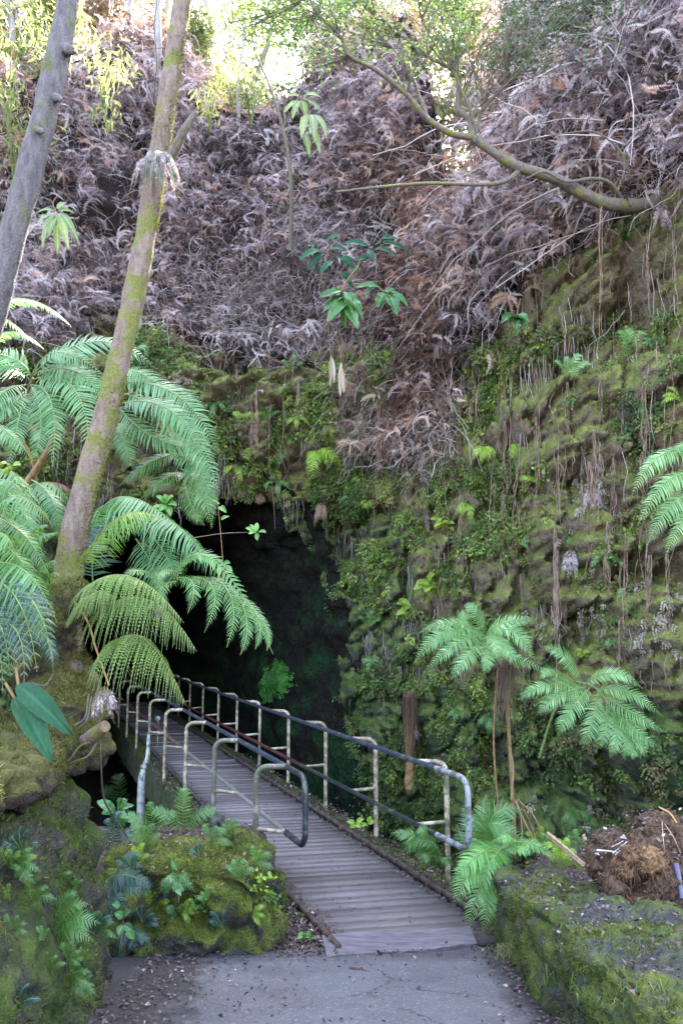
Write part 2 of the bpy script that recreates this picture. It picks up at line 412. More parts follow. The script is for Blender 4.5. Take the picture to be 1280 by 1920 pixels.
# ---------------------------------------------------------------- ground, one sheet
def zpath(y): return .135 * np.maximum(0, 6.3 - y)
def zground(x, y):
    path = zpath(y)
    right = sstep(1.3, 1.75, x) * (path * 0 + .5 + path * 1.)
    left = sstep(-1.35, -1.9, x) * (1.1 + .2 * path) * sstep(6.2, 5.2, y)
    zn = np.where(x > .3, np.maximum(path, right), np.maximum(path, left))
    yr = 6.9 + .5 * sstep(1.2, 2.2, x) + .0 * x                       # where the ravine starts
    drop = sstep(yr + .15, yr + 1.6, y)
    zl = .46 - .0 * x
    leftsoil = sstep(-.5, -.8, x) * sstep(6.5, 7.1, y)
    zn = zn * (1 - leftsoil) + leftsoil * zl
    dropl = sstep(8.1, 10.8, y)
    d = np.where(x < -.5, dropl, drop)
    z = zn * (1 - d) + d * (-2.1)
    far = sstep(14, 60, np.hypot(x, np.minimum(y, 0)))
    return z * (1 - far) + far * 3.
gx = np.concatenate([-np.geomspace(160, 4.2, 26), np.arange(-4, 4.01, .08), np.geomspace(4.2, 160, 26)])
gy = np.concatenate([-np.geomspace(160, 1.2, 24), np.arange(-1, 11.5, .08), np.arange(11.8, 45, 1.), np.geomspace(46, 200, 12)])
GX, GY = np.meshgrid(gx, gy); ny_, nx_ = GX.shape; gxx, gyy = GX.ravel(), GY.ravel()
gz = zground(gxx, gyy); Pg = np.stack([gxx, gyy, gz], 1)
offpath = np.maximum(sstep(6.35, 7., gyy), sstep(1.1, 1.5, np.abs(gxx)))
gz = gz + (.05 * fbm(Pg * 2.5, 3, 5) * offpath) + .01 * fbm(Pg * 3, 3, 6) - .002
_c0 = -.40 - .3626 * (gyy - 7.49); gz = gz - .12 * sstep(6.3, 6.46, gyy) * ((gxx > _c0 - .02) & (gxx < _c0 + 1.4) & (gyy < 12))
i = np.arange((ny_ - 1) * nx_).reshape(ny_ - 1, nx_)[:, :-1].ravel()
tm = TM(); tm.add(np.stack([gxx, gyy, gz], 1), np.stack([i, i + 1, i + nx_ + 1, i + nx_], 1))
ground = tag(tm.build('ground', M_soil, smooth=True), kind='structure')

# ---------------------------------------------------------------- the paved path, worn asphalt with a dark damp margin
n = NT('worn asphalt'); g = coords(n); pos = g.outputs['Position']; sx = n.n('ShaderNodeSeparateXYZ'); n.t.links.new(pos, sx.inputs[0])
a1 = n.noise(2.2, 5, .6, pos); a2 = n.noise(55, 3, .7, pos); a3 = n.noise(170, 2, .6, pos); a4 = n.noise(9, 4, .65, pos)
col = n.mix(n.mrange(a1.outputs[0], .35, .65), (.07, .068, .076), (.112, .11, .12))
col = n.mix(n.mrange(a4.outputs[0], .52, .75), col, (.11, .1, .1))
col = n.mix(n.mrange(a2.outputs[0], .55, .75), col, (.24, .24, .26))
col = n.mix(n.mrange(a3.outputs[0], .3, .45, 1, 0), col, (.06, .055, .06))
vc = n.n('ShaderNodeTexVoronoi'); vc.feature = 'DISTANCE_TO_EDGE'; vc.inputs['Scale'].default_value = .9; n.t.links.new(n.mix(.25, pos, n.noise(4, 4, .7, pos).outputs[1], 'ADD'), vc.inputs['Vector'])
crk = n.math('MULTIPLY', n.mrange(vc.outputs['Distance'], .002, .007, 1, 0), n.mrange(n.noise(1.1, 2, .5, pos).outputs[0], .48, .56))
col = n.mix(crk, col, (.03, .027, .028))
col = n.mix(n.mrange(n.noise(.8, 3, .6, pos).outputs[0], .55, .62), col, n.mix(.6, col, (.08, .078, .09)))
# dirt washed in from both margins
edge = n.math('ADD', sx.outputs[0], n.math('MULTIPLY', a1.outputs[0], .9))
edge = n.math('ADD', edge, n.math('MULTIPLY', a4.outputs[0], .35))
dl = n.mrange(edge, -.42, -.2, 1, 0); dr = n.mrange(n.math('SUBTRACT', sx.outputs[0], n.math('MULTIPLY', a4.outputs[0], .3)), .78, .92)
dt = n.mrange(n.math('ADD', sx.outputs[1], n.math('MULTIPLY', a4.outputs[0], .35)), 6.2, 6.45)
dirt = n.math('MAXIMUM', n.math('MAXIMUM', dl, dr), n.math('MULTIPLY', dt, .55))
dcol = n.mix(n.mrange(a2.outputs[0], .4, .65), (.02, .017, .019), (.055, .048, .05))
col = n.mix(dirt, col, dcol)
hgt = n.math('ADD', a2.outputs[0], n.math('MULTIPLY', a4.outputs[0], .8))
M_asph = n.done(n.principled(col, .85, .3, normal=n.bump(hgt, .55, .012)))
tm = TM(); px_ = np.arange(-1.6, 1.5, .07); py_ = np.arange(-6, 6.5, .07)
GX, GY = np.meshgrid(px_, py_); a, b = GX.ravel(), GY.ravel(); z = zpath(b) + .012 + .012 * fbm(np.stack([a, b, b * 0], 1) * 3, 3, 8) - .03 * sstep(6.3, 6.62, b)
i = np.arange((len(py_) - 1) * len(px_)).reshape(-1, len(px_))[:, :-1].ravel()
tm.add(np.stack([a, b, z], 1), np.stack([i, i + 1, i + len(px_) + 1, i + len(px_)], 1))
tag(tm.build('asphalt_path', M_asph, smooth=True), kind='structure')
# ================================================================ footbridge
def kL(Y): return -.40 - .3626 * (Y - 7.49)
def kR(Y): return .91 - .3626 * (Y - 7.49)
n = NT('weathered plank wood'); g = coords(n); pos = g.outputs['Position']; at = n.n('ShaderNodeAttribute', attribute_name='tint')
mp = n.n('ShaderNodeMapping'); mp.inputs['Rotation'].default_value = (0, 0, -.19); mp.inputs['Scale'].default_value = (.7, 9, 9); n.t.links.new(pos, mp.inputs['Vector'])
w1 = n.noise(9, 6, .7, mp.outputs[0]); w2 = n.noise(1.8, 4, .6, pos); w3 = n.noise(30, 3, .6, pos)
col = n.ramp([(.0, (.09, .072, .07)), (.5, (.15, .125, .122)), (1., (.23, .198, .198))], at.outputs['Fac']).outputs[0]
col = n.mix(n.math('MULTIPLY', n.mrange(w1.outputs[0], .36, .5, 1, 0), .7), col, (.08, .065, .065))
col = n.mix(n.mrange(w2.outputs[0], .58, .8), col, (.12, .1, .1))
col = n.mix(n.mrange(w3.outputs[0], .66, .76), col, (.055, .07, .035))
M_plank = n.done(n.principled(col, .75, .3, normal=n.bump(w1.outputs[0], .35, .006)))
M_kerb = mat_simple('rusty brown edge board', (.045, .03, .026), (.1, .07, .062), 25, .85, .2, .5, .01)
M_beam = mat_rock('mossy concrete beam', (.06, .055, .045), (.17, .155, .13), (.06, .09, .02), (.13, .15, .04), .45, 2.2, top=.4)
def mat_paint(name, paint, worn, bare, amount, far=None):
    n = NT(name); g = coords(n); pos = g.outputs['Position']
    a = n.noise(11, 5, .7, pos); b = n.noise(45, 4, .7, pos); sx = n.n('ShaderNodeSeparateXYZ'); n.t.links.new(pos, sx.inputs[0])
    base = paint
    if far: base = n.mix(n.mrange(sx.outputs[1], far[1], far[2]), paint, far[0])
    col = n.mix(n.mrange(a.outputs[0], .58 - amount * .2, .64 - amount * .2), base, worn)
    col = n.mix(n.mrange(b.outputs[0], .62, .68), col, bare)
    col = n.mix(n.mrange(n.math('SUBTRACT', a.outputs[0], n.math('MULTIPLY', b.outputs[0], .5)), .3, .36), col, (.07, .09, .04))
    return n.done(n.principled(col, .4, .5, normal=n.bump(b.outputs[0], .35, .004)))
M_rail = mat_paint('dark blue rail paint', (.025, .03, .055), (.05, .06, .1), (.16, .17, .19), .25)
M_rail2 = mat_paint('dark rail with red far end', (.018, .02, .028), (.05, .05, .06), (.16, .16, .16), .2, far=((.1, .015, .018), 10.5, 13))  # colour shifts to dark red along the far stretch
M_railo = mat_paint('olive grey worn rail with red far end', (.14, .135, .12), (.2, .19, .17), (.4, .38, .36), .5, far=((.16, .02, .02), 11.5, 14))  # olive grey near the end loop, turning red further along
M_galv = mat_paint('worn galvanised steel', (.22, .22, .235), (.09, .09, .1), (.4, .4, .4), .5)
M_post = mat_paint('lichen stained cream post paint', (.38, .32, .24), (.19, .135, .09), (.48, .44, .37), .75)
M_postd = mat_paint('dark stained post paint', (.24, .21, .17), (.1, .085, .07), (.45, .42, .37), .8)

bridge = thing('footbridge', (kL(6.9) + .65, 6.9, 0), 'long wooden plank footbridge with mossy side beams running into the cave', 'footbridge')
tm = TM(); ux = unit([1, .19, 0]); wy = unit([-.3626, 1, 0]); Y = 6.42; k = 0; pitch_ = .158
while Y < 27:
    a = np.array([kL(Y), Y, 0]); 
    # the plank's far right end, met along the plank direction
    t = (kR(Y) - kL(Y)) / (ux[0] + .3626 * ux[1]); b = a + ux * t
    j = rng.normal(0, 1, 6); c = (a + b) / 2 + np.array([0, 0, -.022 + .005 * j[0]]) + ux * .012 * j[4]
    L = np.linalg.norm(b - a) + .0; wd = pitch_ * (.87 + .012 * j[1])
    up = unit(np.array([0, 0, 1]) + .012 * j[2] * wy + .006 * j[3] * ux)
    v = unit(np.cross(up, ux)); u = np.cross(v, up)
    tm.box(c, (L, wd, .04), np.stack([u, v, up], 1), tint=float(np.clip(.5 + .25 * j[5], 0, 1)))
    Y += pitch_ / abs(np.dot(unit([-.19, 1, 0]), wy)) / math.hypot(.3626, 1) * 1.0 * (1 if True else 0); k += 1
deck = tm.build('decking', M_plank, bridge)
def run(f, off, y0, y1, n, z):
    ys = np.linspace(y0, y1, n); return np.stack([f(ys) + off, ys, ys * 0 + z], 1)
for f, s in ((kL, -1), (kR, 1)):
    tm = TM(); P = run(f, s * .03, 6.35 if s < 0 else 6.5, 27, 90, .028); P[:, 2] += .006 * fbm(P * 2, 2, 4)
    for q in range(len(P) - 1):
        d = P[q + 1] - P[q]; uu = unit(d); vv = unit(np.cross([0, 0, 1], uu))
        tm.box((P[q] + P[q + 1]) / 2, (np.linalg.norm(d) + .001, .036, .05), np.stack([uu, vv, np.cross(uu, vv)], 1))
    tm.build('edge_board', M_kerb, bridge)
    tm = TM(); ys = np.linspace(6.95, 27, 220); zz = np.linspace(0, 1, 26)
    pr = np.array([[.055, -.5], [.055, -.02], [.14, .004], [.27, 0.0], [.31, -.06], [.32, -.5], [.25, -.55], [.055, -.5]])
    if s < 0: pr = pr * [1, 1]
    prr = spline(pr, 44); V = []
    for y in ys: V.append(np.stack([f(y) + s * prr[:, 0], np.full(44, y), prr[:, 1]], 1))
    V = np.concatenate(V); d = V.copy(); d[:, 2] += .2; V[:, 2] += .028 * fbm(V * 5, 3, 77); V[:, 0] += s * .03 * fbm(V * 4, 3, 78)
    i = np.arange(219 * 44).reshape(219, 44)[:, :-1].ravel()
    tm.add(V, np.stack([i, i + 1, i + 45, i + 44], 1)); tm.add(V[:44], [list(range(0, 2)) + [42, 43]] if False else [[0, 1, 2], [0, 2, 40], [2, 20, 40]])
    tm.build('side_beam', M_beam, bridge, smooth=True)
for y in np.arange(8, 26, 3.2):
    tm = TM(); tm.box(((kL(y) + kR(y)) / 2, y, -.16), (1.2, .14, .2)); tm.build('cross_joist', M_kerb, bridge)
# steel pillar under the left side
tm = TM(); pb = W(265, 1548, 12.2); pt = W(276, 1436, 12.2); xb = kL(14.88) - .37
tm.tube([[xb, 14.88, -2.2], [xb, 14.88, -.25], [xb + .03, 14.88, -.12], [xb + .08, 14.88, .1], [xb + .095, 14.88, .5]], [.075, .075, .06, .034, .031], 14); tm.box((xb + .08, 14.88, -.06), (.2, .12, .06))
tm.build('support_pillar', mat_paint('white flaking pillar paint', (.42, .42, .41), (.26, .27, .25), (.16, .17, .14), .55), bridge)
# threshold board at the near end, lying over the asphalt
tm = TM(); q = [G(603, 1756, .018), G(880, 1739, .018), G(893, 1772, .012), G(612, 1797, .012)]
nxx, nyy = 60, 10; V = []
for j in range(nyy + 1):
    for i_ in range(nxx + 1):
        u, v = i_ / nxx, j / nyy; p = (q[0] * (1 - u) + q[1] * u) * (1 - v) + (q[3] * (1 - u) + q[2] * u) * v
        if j == nyy: p = p + np.array([0, -.03 * vnoise(np.array([[u * 9, 0, 0]]), 3)[0] - .012 * vnoise(np.array([[u * 30, 0, 0]]), 3)[0], 0])
        V.append(p + [0, 0, .012 + .006 * math.sin(u * 7 + v)])
V = np.array(V); i = np.array([[j * (nxx + 1) + i_, j * (nxx + 1) + i_ + 1, (j + 1) * (nxx + 1) + i_ + 1, (j + 1) * (nxx + 1) + i_] for j in range(nyy) for i_ in range(nxx)])
tm.add(V, i[:, ::-1], .45); tm.add(V - [0, 0, .03], i, .5)
ring = list(range(nxx + 1)) + [(j + 1) * (nxx + 1) + nxx for j in range(nyy)] + [nyy * (nxx + 1) + nxx - 1 - i_ for i_ in range(nxx)] + [(nyy - 1 - j) * (nxx + 1) for j in range(nyy - 1)]
m = len(ring); tm.add(np.concatenate([V[ring], V[ring] - [0, 0, .03]]), [[a, (a + 1) % m, m + (a + 1) % m, m + a] for a in range(m)], .3)
tm.build('threshold_board', mat_simple('worn grey board', (.075, .066, .075), (.15, .135, .15), 5, .7, .3, .4, .006, stretch=(1, 4, 4)), bridge)

# ---------------------------------------------------------------- handrails
def handrail(side, f, y_posts, y_end, label, mats):
    s = side; top, mid = (1.07, .5)
    root = thing('handrail', (f(y_posts[0]) + s * .27, y_posts[0], 0), label, 'handrail', 'handrails of the footbridge')
    far = 26.
    yb = y_end + .55
    def pt(y, z, o=0.): return [f(y) + s * o, y, z]
    tm = TM(); tm.tube([pt(yb, top), pt((yb + far) / 2, top), pt(far, top)], .0245, 14); tm.build('top_rail', mats[0], root, smooth=True)
    tm = TM(); tm.tube([pt(yb, mid), pt((yb + far) / 2, mid), pt(far, mid)], .0225, 14); tm.build('lower_rail', mats[1], root, smooth=True)
    # rounded end loop
    r = .13; P = [pt(yb, top), pt(y_end + r, top)]
    for a in np.linspace(0, 90, 8)[1:]: P.append(pt(y_end + r - r * math.sin(R(a)), top - r + r * math.cos(R(a))))
    P2 = []
    for a in np.linspace(0, 90, 8): P2.append(pt(y_end + r - r * math.cos(R(a)), mid + r - r * math.sin(R(a))))
    tm = TM(); tm.tube(P + P2 + [pt(yb, mid)], .0252, 14); tm.build('end_loop', M_galv if s > 0 else mats[2], root, smooth=True)
    for k, y in enumerate(y_posts):
        o = .27; rr = .1; lean = .0
        P = [pt(y, -.35, o), pt(y, .3, o), pt(y, .7, o)]
        for a in np.linspace(0, 90, 7): P.append(pt(y, top - rr + rr * math.sin(R(a)), o - rr + rr * math.cos(R(a))))
        P.append(pt(y, top, .0))
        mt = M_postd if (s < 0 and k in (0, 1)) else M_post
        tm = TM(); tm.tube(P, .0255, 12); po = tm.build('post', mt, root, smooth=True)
        tm = TM(); tm.tube([pt(y, .53, o), pt(y, mid + .005, 0)], .019, 10); tm.build('bracket', M_post, po, smooth=True)
    return root
handrail(-1, kL, [7.76 + 1.78 * k for k in range(10)], 7.22, 'worn grey pipe handrail on the left side of the plank footbridge', (M_rail, M_railo, M_rail2))
handrail(1, kR, [8.04 + 1.64 * k for k in range(11)], 7.12, 'dark blue pipe handrail on the right side of the plank footbridge', (M_rail, M_rail2, M_galv))

# lamp fitting by the left edge board, deep in the mouth
p = W(297, 1347, 17.); lamp = thing('cave_lamp', (p[0], p[1], 0), 'small round caged lamp on a stake beside the left handrail inside the cave', 'lamp')
tm = TM(); tm.tube([[p[0], p[1], -.3], [p[0], p[1], p[2] - .04]], .014, 8); tm.build('stake', M_postd, lamp)
tm = TM(); th = np.linspace(0, 2 * math.pi, 17); tm.tube(np.stack([p[0] + .045 * np.cos(th), th * 0 + p[1] - .03, p[2] + .045 * np.sin(th)], 1), .007, 6, caps=False)
for a in (0, 60, 120): d = np.array([math.cos(R(a)), 0, math.sin(R(a))]) * .045; tm.tube([p - [0, .035, 0] - d, p - [0, .05, 0], p - [0, .035, 0] + d], .005, 6)
tm.build('cage', M_galv, lamp)
tm = TM(); tm.tube([p + [0, .04, 0], p + [0, .0, 0], p - [0, .02, 0], p - [0, .03, 0]], [.03, .038, .03, .01], 12)
tm.build('lens', mat_simple('white lamp glass', (.7, .7, .75), (.8, .8, .82), 8, .2, .5, 0), lamp, smooth=True)
# ================================================================ walls, banks, moss
def rockbox(size, res, rnd, fn):
    """rounded box surface (quads); fn moves its points into place"""
    sx, sy, sz = size; Vs = []; Fs = []; n0 = 0
    for ax in range(3):
        a, b = [q for q in range(3) if q != ax]
        na, nb = max(2, int(size[a] / res)), max(2, int(size[b] / res))
        u = np.linspace(-.5, .5, na + 1) * size[a]; v = np.linspace(-.5, .5, nb + 1) * size[b]
        U, Vv = np.meshgrid(u, v, indexing='ij')
        for sg in (-1, 1):
            P = np.zeros((U.size, 3)); P[:, a] = U.ravel(); P[:, b] = Vv.ravel(); P[:, ax] = sg * size[ax] / 2
            i = (np.arange(na)[:, None] * (nb + 1) + np.arange(nb)[None]).ravel()
            f = np.stack([i, i + nb + 1, i + nb + 2, i + 1], 1)
            if (sg > 0) != (ax != 1): f = f[:, ::-1]
            Vs.append(P); Fs.append(f + n0); n0 += len(P)
    P = np.concatenate(Vs); h = np.array(size) / 2 - rnd; inner = np.clip(P, -h, h); N = unit(P - inner); P = inner + N * rnd
    return fn(P, N), np.concatenate(Fs)
def normals(V, Fq):
    a = np.cross(V[Fq[:, 2]] - V[Fq[:, 0]], V[Fq[:, 3]] - V[Fq[:, 1]]); N = np.zeros_like(V)
    for k in range(4): np.add.at(N, Fq[:, k], a)
    return unit(N)
def stones(P, N, sc, depth, s, rough=.05):
    f1, f2, idv = worley(P * sc + .25 * fbm(P * 2.2, 2, s + 1)[:, None], s)
    return P + N * (-depth * (1 - sstep(0., .3, f2 - f1)) + depth * .8 * (idv - .5) + rough * fbm(P * 5, 4, s + 3, .6) + rough * .8 * fbm(P * 14, 3, s + 4) + .05 * fbm(P * 1.3, 2, s + 6))[:, None]
def moss_tufts(V, Fq, count, mask, ln, seed=0, up=.3):
    """short blades standing on a surface; mask(P,N) -> keep probability"""
    r = np.random.default_rng(seed); a = V[Fq]; c = np.cross(a[:, 2] - a[:, 0], a[:, 3] - a[:, 1]); ar = np.linalg.norm(c, axis=1); N = unit(c)
    k = r.choice(len(Fq), count, p=ar / ar.sum()); u, v = r.random((2, count, 1)); A = a[k]
    P = (A[:, 0] * (1 - u) + A[:, 1] * u) * (1 - v) + (A[:, 3] * (1 - u) + A[:, 2] * u) * v; n = N[k]
    keep = r.random(count) < mask(P, n); P, n = P[keep], n[keep]; m = len(P)
    d = unit(n + .75 * r.normal(size=(m, 3)) + [0, 0, up]); s_ = unit(np.cross(d, r.normal(size=(m, 3)))); L = ln * (.5 + r.random((m, 1)))
    q = np.stack([P - s_ * L * .16 - n * .004, P + s_ * L * .16 - n * .004, P + d * L], 1).reshape(-1, 3)
    t = np.clip(.5 + .35 * vnoise(P * 6, 5) + .2 * r.normal(size=m), 0, 1)
    return q, np.arange(3 * m).reshape(m, 3), np.repeat(t, 3)
M_moss = mat_leaf('moss', [(0, (.025, .04, .01)), (.5, (.075, .1, .02)), (1, (.2, .22, .055))], .8, .1, .2)
M_mossy = mat_leaf('golden moss', [(0, (.04, .035, .012)), (.5, (.11, .11, .03)), (1, (.26, .24, .08))], .8, .1, .25)
def patch(sc, s, lo, hi):
    return lambda P, N: sstep(lo, hi, fbm(P * sc, 3, s) + .25 * N[:, 2])

def wall_thing(name, loc, size, res, rnd, fn, mat, label, cat, tufts=None):
    V, Fq = rockbox(size, res, rnd, fn)
    root = thing(name, loc, label, cat)
    tm = TM(); tm.add(V, Fq); tm.build('stonework', mat, root, smooth=True, weld=2e-4)
    if tufts:
        for (cnt, mask, ln, m, nm) in tufts:
            tm = TM(); q = moss_tufts(V, Fq, cnt, mask, ln, cnt); tm.add(*q); tag(tm.build(nm, m, root), kind='stuff')
    return V, Fq, root
# right wall: runs towards the eye beside the path
def fnR(P, N):
    Q = P.copy(); x = P[:, 0] + 1.13 + .42; y = P[:, 1] + 4.75
    z = P[:, 2] + .5 - .36 + zpath(y) * 1.0
    x = x + .02 * np.sin(y * 2); z = z - .05 * sstep(6.0, 6.9, y)
    Q = np.stack([x, y, z], 1)
    return stones(Q, N, np.array([2.3, 1.9, 3.2]), .05, 101, .045)
VR, FR, wallR = wall_thing('stone_wall', (1.55, 4.7, .2), (.84, 4.3, .8), .022, .08, fnR, M_wall,
    'low mossy lava stone wall on the right side of the path, below the uprooted stump', 'wall',
    [(110000, lambda P, N: sstep(-.15, .1, fbm(P * 1.6, 3, 7)) * sstep(1.6, .3, N[:, 2]), .02, M_moss, 'moss')])
# left low wall, facing the eye, beside the start of the bridge
def fnL(P, N):
    x = P[:, 0] - 1.17; y = P[:, 1] + 6.82; z = P[:, 2] + .25
    x = x + .12 * sstep(.4, -.2, z) * sstep(-1.2, -.4, x) + .04 * np.sin(z * 6)
    z = z - .12 * sstep(-.75, -.35, x) * (z > .3)
    return stones(np.stack([x, y, z], 1), N, np.array([2.1, 2.4, 3.3]), .12, 131, .07)
VL, FL_, wallL = wall_thing('stone_wall', (-1.1, 6.8, 0), (1.2, 1.1, .74), .02, .14, fnL, M_wallL,
    'squat block of moss covered stones left of the bridge entrance', 'wall',
    [(50000, lambda P, N: sstep(-.15, .2, fbm(P * 2.1, 3, 17) + .3 * N[:, 2]), .024, M_moss, 'moss')])
# left bank and its overhanging ledge
def fnB(P, N):
    x = P[:, 0] - 2.24; y = P[:, 1] + 4.05; z = P[:, 2] + .55
    x = x - .3 * sstep(.3, 1.7, z) - .1 * sstep(5, 6, y)
    Q = np.stack([x, y, z], 1)
    Q = stones(Q, N, np.array([1.7, 1.7, 1.5]), .09, 151, .07)
    return Q + N * (.13 * fbm(Q * 1.1, 3, 159))[:, None]
VB, FB, bank = wall_thing('mossy_bank', (-2.1, 4.0, 0), (1.75, 3.5, 1.85), .025, .3, fnB, M_bank,
    'tall moss covered rock bank at the lower left corner beside the path', 'rock bank',
    [(110000, lambda P, N: sstep(-.2, .15, fbm(P * 1.6, 3, 27) - .08) * (P[:, 0] > -2.2), .024, M_moss, 'moss')])
def fnE(P, N):
    x = P[:, 0] - 2.3; y = P[:, 1] + 4.6; z = P[:, 2] * (.75 + .25 * sstep(.7, -.3, P[:, 0])) + 1.57 + .03 * P[:, 1]
    Q = np.stack([x, y, z], 1) + N * (.1 * fbm(np.stack([x, y, z], 1) * 1.9, 3, 171))[:, None]
    return Q + N * (.14 * fbm(Q * 4.5, 4, 172, .6) + .06 * fbm(Q * 16, 2, 173))[:, None]
M_ledge = mat_rock('mossy root ledge', (.03, .022, .018), (.1, .075, .055), (.09, .085, .025), (.2, .18, .07), .5, 1.6, top=.6, cracks=.1)
VE, FE, ledge = wall_thing('overhanging_ledge', (-2.2, 4.6, 1.3), (1.5, 2.3, .42), .024, .18, fnE, M_ledge,
    'overhanging mossy ledge of soil and roots jutting from the left bank under the leaning tree', 'ledge',
    [(150000, lambda P, N: sstep(-.1, .2, fbm(P * 3.2, 3, 37) + .3 * N[:, 2] - .1) , .024, M_mossy, 'moss')])
wallbvh = [BVHTree.FromPolygons(a.tolist(), b.tolist()) for a, b in ((VR, FR), (VL, FL_), (VB, FB), (VE, FE))]
gbvh = BVHTree.FromPolygons(np.stack([gxx, gyy, gz], 1).tolist(), np.stack([np.arange((ny_ - 1) * nx_).reshape(ny_ - 1, nx_)[:, :-1].ravel() + k for k in (0, 1, nx_ + 1, nx_)], 1).tolist())
def hit_all(px, py):
    a, b = ray(px, py); d = Vector((a, 1, b)).normalized(); best = None
    for t in wallbvh + [gbvh, bvh]:
        h, nn, _, dist = t.ray_cast(Vector((0, 0, H)), d)
        if h is not None and (best is None or dist < best[2]): best = (np.array(h), np.array(nn), dist)
    if best is None: return surf(px, py)
    nn = best[1]; nn = -nn if np.dot(nn, d) > 0 else nn
    return best[0], nn
# ================================================================ trees
M_barkmoss = mat_bark('mossy bark', (.1, .07, .055), (.3, .22, .175), (.11, .11, .03), .38, 1., red=(.26, .16, .12))
M_barkgrey = mat_bark('grey lichen bark', (.075, .062, .065), (.19, .165, .165), (.07, .08, .03), .12, 1.)
M_branch = mat_bark('branch bark', (.1, .08, .06), (.24, .2, .17), (.14, .14, .04), .3, 1.6)
M_twig = mat_simple('dry twigs', (.14, .105, .09), (.3, .24, .21), 6, .8, .2, .2)
def trunk_mesh(tm, P, r, k, seed, lump=.12, n=90):
    P = spline(P, n); r = np.interp(np.linspace(0, 1, n), np.linspace(0, 1, len(r)), r)
    T = unit(np.gradient(P, axis=0)); S = unit(np.cross(T[0], [0, 1, .1])); ang = np.arange(k) * 2 * math.pi / k; V = []
    for i in range(n):
        S = unit(S - T[i] * np.dot(S, T[i])); B = np.cross(T[i], S); V.append(P[i] + r[i] * (np.cos(ang)[:, None] * S + np.sin(ang)[:, None] * B))
    V = np.concatenate(V); c = np.repeat(P, k, 0); d = unit(V - c); rr = np.repeat(r, k)
    V = V + d * (rr * (lump * 1.6 * fbm(V * 4, 3, seed) + lump * .9 * fbm(V * 16, 3, seed + 1)))[:, None]
    i = np.arange(n - 1)[:, None] * k; j = np.arange(k)[None]; j2 = (j + 1) % k
    Fq = np.stack([i + j, i + j2, i + k + j2, i + k + j], -1).reshape(-1, 4); tm.add(V, Fq)
    for b, e in ((V[:k], P[0]), (V[-k:], P[-1])):
        q = np.arange(k); tm.add(np.concatenate([b, [e]]), np.stack([q, (q + 1) % k, np.full(k, k)], 1))
    return V, Fq
# leaning mossy tree
mt = thing('leaning_tree', W(120, 1180, 5.55), 'slender mossy tree trunk leaning right across the fern covered bank', 'tree')
tm = TM(); Pm = [W(125, 1330, 5.55), W(122, 1180, 5.55), W(138, 1010, 5.6), W(200, 770, 5.7), W(250, 560, 5.85), W(290, 340, 6.05), W(325, 110, 6.25), W(352, -60, 6.4), W(380, -260, 6.6)]
Vm, Fm = trunk_mesh(tm, Pm, [.15, .115, .09, .084, .08, .077, .076, .074, .072], 26, 5, .1, 150); tm.build('trunk', M_barkmoss, mt, smooth=True)
tm = TM(); q = moss_tufts(Vm, Fm, 42000, lambda P, N: sstep(-.05, .25, fbm(P * 2.6, 3, 47) + .4 * N[:, 0] - .05 - .03 * (P[:, 2] - 2)), .017, 9); tm.add(*q); tag(tm.build('moss', M_mossy, mt), kind='stuff')
tm = TM(); trunk_mesh(tm, [W(292, 330, 6.05), W(325, 285, 6.0), W(345, 245, 5.95), W(366, 212, 5.95)], [.05, .04, .03, .02], 12, 6, .2, 24); tm.build('broken_branch', M_branch, mt, smooth=True)
# gnarled root mass at its foot
def fnM(P, N):
    Q = P * [1, 1, 1] * (1 + .35 * sstep(.3, -.5, P[:, 2:3]) * [1, 1, 0]) + W(122, 1225, 5.5); Q[:, 0] += .1 * np.sin(Q[:, 2] * 5)
    return Q + N * (.13 * fbm(Q * 3, 4, 201, .6) + .04 * fbm(Q * 12, 2, 202))[:, None]
V, Fq = rockbox((.33, .4, .9), .018, .16, fnM); tm = TM(); tm.add(V, Fq); tm.build('root_mass', M_ledge, mt, smooth=True, weld=2e-4)
tm = TM(); q = moss_tufts(V, Fq, 26000, patch(3, 5, -.15, .15), .024, 19); tm.add(*q); tag(tm.build('root_moss', M_mossy, mt), kind='stuff')
# dark trunk at the far left, nearer
dt = thing('leaning_tree', W(-180, 1250, 4.9), 'dark grey bare trunk leaning in from the left edge at the upper left', 'tree')
tm = TM(); trunk_mesh(tm, [W(-190, 1250, 4.9), W(-95, 850, 4.8), W(-8, 560, 4.7), W(30, 420, 4.7), W(78, 240, 4.75), W(112, 90, 4.85), W(136, -60, 5.), W(160, -260, 5.2)], [.11, .09, .085, .081, .077, .073, .07, .065], 26, 9, .09, 140)
Pk = W(88, 185, 4.68)
for (a, b, yy, rr) in ((128, 92, 4.8, .03), (104, 182, 4.75, .022), (70, 243, 4.7, .02)): trunk_mesh(tm, [W(a - 8, b, yy + .03), W(a + 6, b + 2, yy - .06), W(a + 12, b + 6, yy - .09)], [rr * 1.5, rr, rr * .4], 10, 3, .1, 10)
tm.build('trunk', M_barkgrey, dt, smooth=True)

